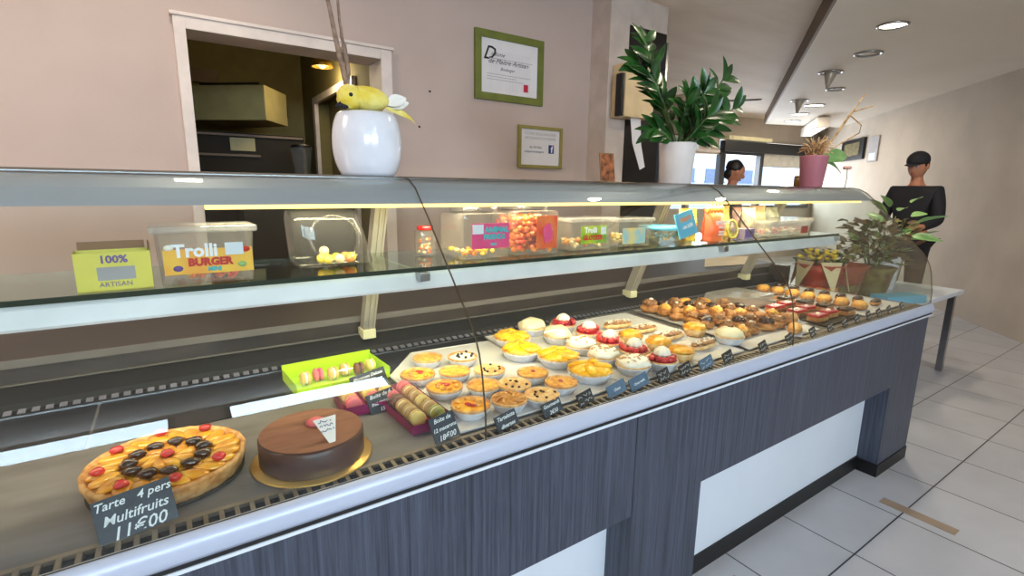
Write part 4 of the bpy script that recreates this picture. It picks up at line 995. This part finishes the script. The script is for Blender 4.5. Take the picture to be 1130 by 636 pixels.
# yellow glazed custard tarts
def glazed(seed, r=.038):
    t = thing('custard_tart', 'x', 'tart')
    M().lathe([(r*.76,0),(r*.98,.022),(r*.96,.026),(r*.9,.025),(0,.022)], 40, flute=(20,.015,r*.8)).build('crust', 'cruste', t)
    M().blob((0,0,.027),(r*.95,r*.9,.016),3,.35,2.8,seed,flat=-.002).build('custard', 'custard', t); return t
for i,((x,y),lb) in enumerate([((1.29,1.165),'small yellow custard tart behind, right of the strawberries'),((1.31,1.06),'small yellow custard tart in the middle beside the strawberries'),((1.29,.955),'small yellow custard tart in front beside the strawberries'),((1.563,1.105),'small yellow custard tart beside the nut slices')]):
    t = glazed(i+1); t.scale = (1.12,1.12,1.1); t.location = (x,y,ZP); t['label'] = lb; t['group'] = 'small custard tarts'
# nut slices (long)
def eclair(seed, top, body='pastry', L=.062, nm='nut_slice', dots='creamy', w=.021):
    t = thing(nm, 'x', 'pastry'); rnd = random.Random(seed)
    M().blob((0,0,.014),(L,w,.014),3,.08,3,seed,flat=-.0135).build('body', body, t)
    M().blob((0,0,.021),(L*.93,w*.88,.011),3,.08,4,seed,flat=-.003).build('topping', top, t)
    if dots:
        b = M()
        for i in range(90): b.blob((rnd.uniform(-L*.8,L*.8),rnd.uniform(-w*.5,w*.5),.031+rnd.uniform(-.002,.001)),(.0028,.0022,.0018),1,.3,3,i)
        b.build('chopped_nuts', dots, t)
    M().box((-L*.95,-w*1.05,.0004),(L*.95,w*1.05,.0016)).build('paper_base', 'cup', t)
    return t
for i,((x,y),lb) in enumerate([((1.385,1.32),'nut topped slice farthest back'),((1.42,1.225),'nut topped slice second from the back'),((1.435,1.115),'nut topped slice second from the front'),((1.445,.985),'nut topped slice nearest the front glass')]):
    t = eclair(i+1, 'brownnut', 'cruste', .068, w=.026); t.location = (x,y,ZP); t.rotation_euler = (0,0,R(-8+4*i)); t['label'] = lb; t['group'] = 'nut topped slices'
# cream puffs
def puff(seed, cap):
    t = thing('cream_puff', 'x', 'pastry'); rnd = random.Random(seed); r = .031
    M().blob((0,0,.016),(r*1.1,r*.95,.019),3,.4,2.6,seed,flat=-.0155).build('choux', 'pastry', t)
    M().blob((.003,0,.033),(r*.85,r*.7,.015),3,.5,3.4,seed+5).build('filling', cap, t)
    b = M()
    for i in range(12):
        a_ = rnd.uniform(0,6.28); q_ = rnd.uniform(0,r*.7); b.blob((q_*math.cos(a_),q_*math.sin(a_),.043-q_*.25),(.0045,.0035,.003),1,.3,3,i)
    b.build('chopped_nuts', 'nut', t)
    if seed in (1,4): M().blob((.004,-.004,.046),(.008,.007,.006),2,.25,3,seed).build('cream_dot', 'creamy', t)
    return t
pf = [puff(1,'brownnut'), puff(2,'pastry'), puff(3,'choc'), puff(4,'golden'), puff(5,'brownnut')]
pu = [False]*5; rnd = random.Random(77); cnt = 0
rows = ['back','second','third','fourth','front']
for j in range(7):
    for i in range(5):
        x = 1.69+i*.082+.012*(j%2)+rnd.uniform(-.008,.008); y = 1.43-j*.071+rnd.uniform(-.006,.006)
        if i == 4 and j < 2: continue
        if (x > 2.0 and y > 1.3) or (x > 1.88 and y > 1.4): continue
        k_ = (i*2+j*3)%5
        if pu[k_]: o = dup(pf[k_])
        else: o = pf[k_]; pu[k_] = True
        s_ = 1.25 if (i,j) == (0,0) else 1.0+rnd.uniform(-.08,.06)
        o.location = (x,y,ZP if y > .966 else ZP); o.rotation_euler = (0,0,rnd.uniform(0,6)); o.scale = (s_,s_,s_)
        o['label'] = 'nutty cream puff, %s from the left in the %s row of its tray' % (['first','second','third','fourth','last'][i], ['rearmost','second rearmost','third rearmost','middle','third foremost','second foremost','foremost'][j])
        o['group'] = 'nutty cream puffs'
# slices at the back of that tray and in front
for i,((x,y),lb) in enumerate([((1.955,1.45),'orange glazed slice behind the cream puffs, farther from the clear box'),((2.035,1.40),'orange glazed slice behind the cream puffs, nearer the clear box')]):
    t = eclair(i+21, 'custard', 'pastry', .045, 'glazed_slice', None); t.location = (x,y,ZP); t['label'] = lb; t.rotation_euler = (0,0,R(5+65*i)); t['group'] = 'orange glazed slices'
for i,((x,y),lb) in enumerate([((1.93,.93),'long golden bun leaning on white paper in front of the cream puffs'),((2.08,1.02),'long pinkish bun behind the golden one')]):
    t = eclair(i+31, ['golden','nut'][i], 'pastry', .07, 'long_bun', None, .026); t.location = (x,y,ZP); t['label'] = lb; t.rotation_euler = (0,0,R(25)); t['group'] = 'long buns'
# clear box over brown cakes behind
t = thing('pastry_box', 'clear lidded box of brown cakes behind the second glass seam', 'box', (2.2,1.33,ZDT+.005))
M().box((-.13,-.1,0),(.13,.1,.006)).build('base', 'kraft', t); b = M(); b.taper(.13,.1,.006,.05,.96,bot=False); b.build('lid', 'milky', t)
def loaf(top, nm='glazed_cake', dots=None, L=.04, w=.024, h=.03):
    t = thing(nm, 'x', 'cake'); M().box((-L,-w,0),(L,w,h*.6)).build('sponge', 'pastry', t, bevel=.004); M().box((-L,-w,h*.6),(L,w,h)).build('glaze', top, t, bevel=.005)
    if dots: M().blob((0,0,h),(.012,.010,.006),1,.3,3,2).build('decoration', dots, t)
    return t
lr = loaf('redglaze', 'red_cake', 'creamy'); lc = loaf('choc','chocolate_slice','moss'); first = True
spots = [(2.19,1.15),(2.2,1.06),(2.19,.97),(2.3,1.16),(2.3,1.07),(2.3,.98)]
nm = ['back left','middle left','front left','back right','middle right','front right']
for i,(x,y) in enumerate(spots):
    o = lr if i == 0 else dup(lr); o.location = (x,y,ZP); o.rotation_euler = (0,0,R(-3)); o['label'] = 'red glazed cake, %s on the dark tray' % nm[i]; o['group'] = 'red glazed cakes'
for i in range(6):
    o = lc if i == 0 else dup(lc); o.location = (2.42,1.40-i*.088,ZP); o['label'] = 'dark chocolate slice with green decoration, %s along its row' % ['farthest back','second from the back','third from the back','third from the front','second from the front','nearest the front'][i]; o['group'] = 'dark chocolate slices'
yp = eclair(61, 'golden', 'pastry', .045, 'yellow_pastry', None, .03); bp_ = eclair(62, 'choc', 'pastry', .045, 'chocolate_eclair', None, .022)
for i in range(7):
    nmr = ['farthest back','second from the back','third from the back','fourth and middle','third from the front','second from the front','nearest the front'][i]
    o = yp if i == 0 else dup(yp); o.location = (2.56,1.42-i*.076,ZP); o.rotation_euler = (0,0,R(8)); o['label'] = 'puffy golden cream pastry, %s in the row near the case end' % nmr; o['group'] = 'golden cream pastries'; o.scale = (1.1,1.1,1.35)
    o = bp_ if i == 0 else dup(bp_); o.location = (2.73,1.42-i*.076,ZP); o.rotation_euler = (0,0,R(4)); o['label'] = 'chocolate eclair, %s in the row beside the case end' % nmr; o['group'] = 'chocolate eclairs'

# ------------------------------------------------------------------ price tags
def ptag(label, x, y, w, h, mt_, lines, z=ZDT, tilt=-24, rz=8, size=.012, seed=0, shear=.3, ink='chalk', roll=-6):
    t = thing('price_tag', label, 'sign', (x,y,z)); t.rotation_euler = (R(tilt), R(roll), R(rz))
    sl = M().box((-w/2,-.0012,.002),(w/2,.0012,h)).build('slate', mt_, t, bevel=.0005)
    M().add([(-.008,.0013,.002),(.008,.0013,.002),(.008,.018,.0),(-.008,.018,.0),(-.008,.0013,.012),(.008,.0013,.012)], [(0,1,2,3),(4,5,2,3),(0,4,3),(1,2,5),(0,1,5,4)]).build('foot', 'black', t)
    if lines:
        n = len(lines)
        for i,(s,k_) in enumerate(lines):
            text(s, size*k_, ink, sl, (0,-.0016,h*(1-(i+.5)/n)), shear=shear, bold=.0002, ext=.0001)
    else:
        o = scribble(w, h*.8, random.Random(seed), 2, ink, sl, -.0016, h*.5)
    return t
GZ = .7925
ptag('large dark slate reading Tarte Multifruits 11 euro before the fruit tart', -.083, .885, .10, .068, 'slate', [('Tarte   4 pers',1.0),('Multifruits',1.15),('11€00',1.5)], GZ, size=.0175, rz=3)
ptag('blue slate with macaron price in front of the magenta tray', .447, .893, .062, .056, 'slate', [('Boite de',1),('12 macarons',.9),('18€00',1.3)], GZ, size=.0125)
ptag('slate with macaron box price behind the chocolate cake', .385, 1.105, .07, .05, 'slate', [('Boite de 6',1),('macarons',1.1),('15€',1)], ZD, size=.013)
ptag('black slate with macaron price in front of the lime green box', .405, 1.262, .10, .045, 'slate_black', [('Macarons Deluxe',.9),('5€00',1.3)], ZD, size=.013)
ptag('slate reading Tartelette diverses before the apple tartlet', .585, .868, .062, .036, 'slate', [('Tartelette',1),('diverses',1)], GZ, size=.0125)
ptag('slate reading Gourmands before the chocolate chip tartlets', .715, .868, .062, .034, 'slate', [('Gourmands',.9),('2€50',1)], GZ, size=.0125)
ptag('black slate with chalk writing before the nearest mango tart', .82, .868, .055, .034, 'slate_black', None, GZ, seed=1)
ptag('pale blue slate before the mango tarts, left one of a touching pair', .93, .868, .075, .034, 'slate_blue', [('Choux',.9)], GZ, size=.011)
ptag('pale blue slate before the flaked cream tart, right one of a touching pair', 1.015, .868, .08, .036, 'slate_blue', [('Choux vanille',.8)], GZ, size=.011)
spt = ['before the strawberry tarts','between the strawberry tarts and the custard tarts','before the custard tarts','before the nut slices','before the praline cream tart','before the golden bun','before the red cakes, at their left','before the red cakes, at their middle','before the red cakes, at their right','before the chocolate slices','before the golden pastries, at their left','before the golden pastries, at their right','before the chocolate eclairs','at the far end of the row']
for i,(x,w_,m_) in enumerate([(1.115,.055,'slate_black'),(1.21,.06,'slate_black'),(1.31,.075,'slate_blue'),(1.42,.06,'slate_black'),(1.62,.055,'slate_black'),(1.79,.055,'slate_black'),(1.955,.055,'slate_black'),(2.09,.055,'slate_black'),(2.21,.055,'slate_black'),(2.32,.055,'slate_black'),(2.43,.055,'slate_black'),(2.53,.055,'slate_black'),(2.64,.055,'slate_black'),(2.78,.055,'slate_black')]):
    ptag('small %s slate with illegible chalk writing %s' % ('pale blue' if m_ == 'slate_blue' else 'black', spt[i]), x, .868, w_, .034, m_, None, GZ, seed=i+5)

# ------------------------------------------------------------------ floor marks
def tape(x, y, lx, ly, lb):
    return tag(M().box((-lx/2,-ly/2,0),(lx/2,ly/2,.0012)).build('tape_strip', 'tape', loc=(x,y,.0004)), lb, 'tape')
tape(1.49,.70,.055,.26,'brown tape strip on the tiles near the middle pillar')
tape(2.47,.605,.055,.26,'brown tape strip on the tiles near the far pillar')

# ------------------------------------------------------------------ flower stand beyond the case end
t = thing('flower_stand', 'low pale table with potted plants beyond the far end of the case', 'table', (3.85,1.6,0))
M().box((-.75,-.45,.60),(.95,.45,.63)).build('table_top', 'white', t, bevel=.004)
for sx in (-.7,.9):
    for sy in (-.4,.4): M().box((sx-.02,sy-.02,0),(sx+.02,sy+.02,.60)).build('leg', 'alu', t)
def wrapped(label, x, y, r, h, mt_, band=None, z=.63):
    t = thing('wrapped_pot', label, 'plant', (x,y,z))
    M().lathe([(r*.7,0),(r*.72,.004),(r*.95,h*.8),(r*1.1,h),(r*1.05,h),(r*.9,h*.8),(0,h*.75)], 28, flute=(11,.05,r*.6)).build('wrapping', mt_, t)
    if band: M().lathe([(r*.84,h*.3),(r*.88,h*.34),(r*.90,h*.5),(r*.86,h*.52)], 28).build('ribbon', band, t)
    return t
def bush(t, z, r, h, n, mt_, seed, L=.06, petals=None):
    rnd = random.Random(seed); b = M()
    for i in range(n):
        a_ = rnd.uniform(0,2*PI); e = rnd.uniform(.1,1.4); q_ = rnd.uniform(.2,.9)
        p = Vector((r*q_*math.cos(a_)*math.cos(e*.5), r*q_*math.sin(a_)*math.cos(e*.5), z+h*rnd.uniform(.1,.9)))
        b.leaf(p, (math.cos(a_),math.sin(a_),rnd.uniform(-.2,.9)), (rnd.uniform(-1,1),rnd.uniform(-1,1),1), L*rnd.uniform(.6,1.2), L*.5)
    b.build('foliage', mt_, t)
    b = M()
    for i in range(6): a_ = i; b.tube([(0,0,z*.6),(r*.4*math.cos(a_),r*.4*math.sin(a_),z+h*.6)], .003, 5)
    b.build('stems', 'stem', t)
    if petals:
        b = M()
        for i in range(26): b.blob((rnd.uniform(-r,r)*.75,rnd.uniform(-r,r)*.75,z+h*rnd.uniform(.55,1)),(.016,.016,.01),1,.3,3,i)
        b.build('petals', petals, t)
t = wrapped('red wrapped pot with yellow flowers and cream paper, nearest the case end', 3.22,1.45,.12,.27,'redfoil','candy_o'); bush(t,.25,.13,.1,40,'leaf',1,petals='yellow_petal')
b = M()
for i in range(5):
    a_ = i*2*PI/5+.3; d1 = Vector((math.cos(a_-.5),math.sin(a_-.5),0)); d2 = Vector((math.cos(a_+.5),math.sin(a_+.5),0)); d3 = Vector((math.cos(a_),math.sin(a_),0))
    b.add([d1*.125+Vector((0,0,.29)), d2*.125+Vector((0,0,.29)), d3*.165+Vector((0,0,.11)), d1*.128+Vector((0,0,.292)), d2*.128+Vector((0,0,.292)), d3*.169+Vector((0,0,.11))], [(0,1,2),(5,4,3),(0,3,4,1),(0,2,5,3),(1,4,5,2)])
b.build('paper_collar', 'tissue', t)
t = wrapped('brown red wrapped pot with green fronds, second from the case end', 3.55,1.5,.16,.24,mat('brownred_wrap', (150,70,50), .5),'moss'); bush(t,.23,.14,.12,60,'moss',2)
t = wrapped('olive green wrapped pot of dry foliage, third from the case end', 3.95,1.45,.13,.2,'moss'); bush(t,.2,.24,.34,240,'moss',3,.07); bush(t,.2,.2,.2,60,'leaf2',8,.06)
t = wrapped('pale pot with tall broad orchid leaves, farthest on the flower table', 4.3,1.5,.1,.26,'ceramic'); bush(t,.26,.2,.42,26,'leaf2',4,.16)
t = tag(M().box((-.16,-.06,0),(.16,.06,.05)).build('flower_box', 'sky_blue', bevel=.004, loc=(3.85,1.24,.63)), 'flat pale blue box in front of the flower pots', 'box'); t.rotation_euler = (0,0,R(-20))

# ------------------------------------------------------------------ people
def person(label, loc, rz, shirt, trousers, hair_kind, scale=1, headtilt=20):
    root = thing('person', label, 'person', loc, rz)
    J = dict(pel=(0,0,.95), waist=(0,0,1.08), chest=(0,-.01,1.25), neck=(0,-.0,1.42), head=(0,-.02,1.50))
    def skin(edges, pts, rad, sub=1):
        names = list(pts); me = bpy.data.meshes.new('s'); me.from_pydata([pts[n] for n in names], [(names.index(a_),names.index(b_)) for a_,b_ in edges], [])
        o = bpy.data.objects.new('s', me); COL.objects.link(o)
        md = o.modifiers.new('k','SKIN'); md.use_smooth_shade = True
        sv = me.skin_vertices[0].data
        for i,n in enumerate(names): r_ = rad[n]; sv[i].radius = r_ if isinstance(r_, tuple) else (r_,r_); sv[i].use_root = (i == 0)
        sb = o.modifiers.new('u','SUBSURF'); sb.levels = sub; sb.render_levels = sub
        dg = bpy.context.evaluated_depsgraph_get(); m2 = bpy.data.meshes.new_from_object(o.evaluated_get(dg)); bpy.data.objects.remove(o); return m2
    pts = {}; rad = {}; E_ = []
    def P(n, p, r, par=None):
        pts[n] = p; rad[n] = r
        if par: E_.append((par,n))
    P('pel',(0,0,.93),(.15,.11)); P('waist',(0,0,1.08),(.125,.095),'pel'); P('chest',(0,0,1.27),(.155,.105),'waist'); P('neckb',(0,.005,1.40),(.07,.065),'chest'); P('neck',(0,-.01,1.46),(.05,.05),'neckb'); P('skull',(0,-.03,1.53),(.055,.06),'neck')
    for s,n in ((-1,'l'),(1,'r')):
        P('sh'+n,(s*.175,0,1.36),.052,'chest'); P('el'+n,(s*.22,-.03,1.10),.038,'sh'+n); P('wr'+n,(s*.19,-.24,1.05),.026,'el'+n); P('pa'+n,(s*.18,-.31,1.05),(.035,.018),'wr'+n)
        for k_ in range(4): P('f%d%s'%(k_,n),(s*(.155+.018*k_),-.36,1.045),.009,'pa'+n); P('g%d%s'%(k_,n),(s*(.155+.018*k_),-.385-.006*(k_ in(1,2)),1.02),.008,'f%d%s'%(k_,n))
        P('t'+n,(s*.14,-.30,1.04),.010,'pa'+n); P('u'+n,(s*.125,-.335,1.03),.009,'t'+n)
        P('hip'+n,(s*.09,0,.86),.088,'pel'); P('kn'+n,(s*.10,-.01,.49),.058,'hip'+n); P('an'+n,(s*.10,.02,.09),.038,'kn'+n); P('toe'+n,(s*.11,-.14,.035),(.042,.03),'an'+n)
    me = skin(E_, pts, rad)
    bm = bmesh.new(); bm.from_mesh(me)
    # head: an ellipsoid shaped to a face, joined to the body and remeshed into one surface
    hb = M(); hd = []
    bt = bmesh.new(); bmesh.ops.create_icosphere(bt, subdivisions=4, radius=1)
    for v in bt.verts:
        x,y,z = v.co; w_ = 1-.22*max(0,-z)**1.5
        px, py, pz = x*.074*w_, y*.095*(1-.1*max(0,-z)), z*.118
        if y < 0: py += .012*math.exp(-((z-.12)/.12)**2)*math.exp(-((abs(x)-.38)/.2)**2)     # eye sockets
        if y < -.4: py -= .006*math.exp(-((z+.55)/.12)**2)*math.exp(-(x/.3)**2)
        v.co = (px, py, pz)
    Mh = Matrix.Translation((0,-.035,1.585)) @ Matrix.Rotation(R(headtilt),4,'X')
    def addm(src):
        tm = bpy.data.meshes.new('q'); src.to_mesh(tm); tm.transform(Mh); bm.from_mesh(tm)
    addm(bt); bt.free()
    nb_ = M(); nb_.blob((0,-.098,-.012),(.013,.018,.026),2); nb_.blob((-.076,.008,-.005),(.01,.018,.03),2); nb_.blob((.076,.008,-.005),(.01,.018,.03),2)
    tm = bpy.data.meshes.new('q'); tm.from_pydata(nb_.v,[],nb_.f); tm.transform(Mh); bm.from_mesh(tm)
    bm.to_mesh(me); bm.free()
    o = bpy.data.objects.new('body', me); COL.objects.link(o)
    rm = o.modifiers.new('r','REMESH'); rm.mode = 'VOXEL'; rm.voxel_size = .007; rm.use_smooth_shade = True
    sm = o.modifiers.new('s','SMOOTH'); sm.factor = .5; sm.iterations = 2
    dg = bpy.context.evaluated_depsgraph_get(); m2 = bpy.data.meshes.new_from_object(o.evaluated_get(dg)); bpy.data.objects.remove(o)
    m2.materials.clear(); m2.materials.append(MT['skin'])
    body = bpy.data.objects.new('body', m2); COL.objects.link(body); body.parent = root
    # clothes: grown from the same joints
    def cloth(nm, keep, grow, mt_, cut=None):
        p2 = {k_: pts[k_] for k_ in pts if k_ in keep}; e2 = [e for e in E_ if e[0] in keep and e[1] in keep]
        r2 = {k_: ((rad[k_] if isinstance(rad[k_],tuple) else (rad[k_],)*2)[0]+grow, (rad[k_] if isinstance(rad[k_],tuple) else (rad[k_],)*2)[1]+grow) for k_ in p2}
        m_ = skin(e2, p2, r2, 2); m_.materials.clear(); m_.materials.append(MT[mt_])
        c_ = bpy.data.objects.new(nm, m_); COL.objects.link(c_); c_.parent = root; return c_
    cloth('shirt', ['pel','waist','chest','neckb','shl','ell','wrl','shr','elr','wrr'], .014, shirt)
    cloth('trousers', ['pel','hipl','knl','anl','hipr','knr','anr'], .013, trousers)
    b = M()
    for s in (-1,1): b.blob((s*.105,-.05,.04),(.05,.13,.045),2,0,1,0,0,None,-.038)
    b.build('shoes', 'black', root)
    def hp(b_, nm, mt_): o_ = b_.build(nm, mt_, root); o_.data.transform(Mh); return o_
    for s in (-1,1): hp(M().blob((s*.03,-.079,.014),(.011,.008,.007)), 'eye', 'eye'); hp(M().blob((s*.03,-.0865,.014),(.005,.003,.005)), 'pupil', 'ink')
    hp(M().blob((0,-.088,-.055),(.02,.008,.006)), 'mouth', 'lips')
    b = M()
    if hair_kind == 'bun':
        b.blob((0,.030,.034),(.081,.092,.100),3,.06,3,1,flat=-.03); b.blob((0,.085,.06),(.045,.04,.042),3,.12,3,2); b.blob((0,.06,-.03),(.06,.05,.07),3,.1,3,2)
        hp(b, 'hair', 'hair')
    else:
        b.blob((0,.012,.012),(.079,.095,.10),3,.04,3,1,flat=-.03); hp(b, 'hair', 'hair')
        c_ = M(); c_.blob((0,.006,.05),(.087,.102,.085),3,0,1,0,flat=-.02); c_.blob((0,-.10,.035),(.06,.055,.010),2); hp(c_, 'cap', 'cloth_dark')
    root.scale = (scale,)*3
    return root
person('woman with dark hair in a bun looking down, standing beyond the counter', (4.96,3.22,0), R(50), 'cloth_grey', 'jeans', 'bun', .955, 22)
person('person in a black cap and dark jacket at the right, beyond the counter', (5.65,1.82,0), R(-95), 'cloth_dark', 'cloth_dark', 'cap', .985, 14)

# ------------------------------------------------------------------ light
world = bpy.data.worlds.new('world'); scene.world = world; world.use_nodes = True
bg = world.node_tree.nodes['Background']; bg.inputs[0].default_value = (*lin((205,226,255)), 1); bg.inputs[1].default_value = 3.2
def area(name, loc, rot, sx, sy, e, c):
    l = bpy.data.lights.new(name, 'AREA'); l.shape = 'RECTANGLE'; l.size = sx; l.size_y = sy; l.energy = e; l.color = c
    o = bpy.data.objects.new(name, l); COL.objects.link(o); o.location = loc; o.rotation_euler = rot; return o
DAY = (.66,.83,1.0)
# daylight entering each shop window and the glazed door behind the viewer
area('daylight', (-1.01,-3.16,(zs0+zs1)/2), (R(90),0,0), 1.7, zs1-zs0, 85, DAY)
area('daylight', (.95,-3.16,(zs0+zs1)/2), (R(90),0,0), 1.4, zs1-zs0, 95, DAY)
# daylight through the far windows
o = area('daylight', (0,0,0), (0,0,0), 2.6, 1.0, 115, (.82,.91,1)); o.matrix_world = TW @ Matrix.Translation((0,.3,1.5)) @ Matrix.Rotation(R(-90),4,'X')
# lamps of the case
area('case_lamp', (1.4,1.19,1.27), (R(18),0,0), 2.7, .02, 13, (1,.84,.55))
area('case_lamp', (.95,1.165,1.106), (R(-8),0,0), 3.3, .02, 11, (1,.86,.6))
# kitchen lamp
l = bpy.data.lights.new('kitchen_lamp', 'POINT'); l.energy = 8; l.color = (1,.82,.5); l.shadow_soft_size = .08
lo = bpy.data.objects.new('kitchen_lamp', l); COL.objects.link(lo); lo.location = (.95,3.7,2.05)
# added fill panel, unseen left of the view, to light the back wall
for x,y,z in ((-1.75,1.75,2.58),):
    t = thing('added_panel_light', 'added rectangular fill light above the staff side, out of view at the left', 'light', (x,y,z))
    M().box((-.8,-.32,0),(.8,.32,.018)).build('frame', 'alu', t, bevel=.003); M().box((-.77,-.29,-.002),(.77,.29,-.0005)).build('diffuser', emis('added_panel_glow', (255,238,214), 1.2), t)
    area('added_panel_lamp', (x,y,z-.01), (0,0,0), 1.5, .56, 38, (1,.86,.72))

scene.view_settings.view_transform = 'Standard'; scene.view_settings.look = 'None'
scene.view_settings.exposure = 0; scene.view_settings.gamma = 1; scene.view_settings.use_curve_mapping = False
scene.cycles.use_denoising = True
scene.cycles.max_bounces = 10; scene.cycles.transparent_max_bounces = 24; scene.cycles.diffuse_bounces = 4; scene.cycles.glossy_bounces = 4
scene.cycles.sample_clamp_indirect = 6
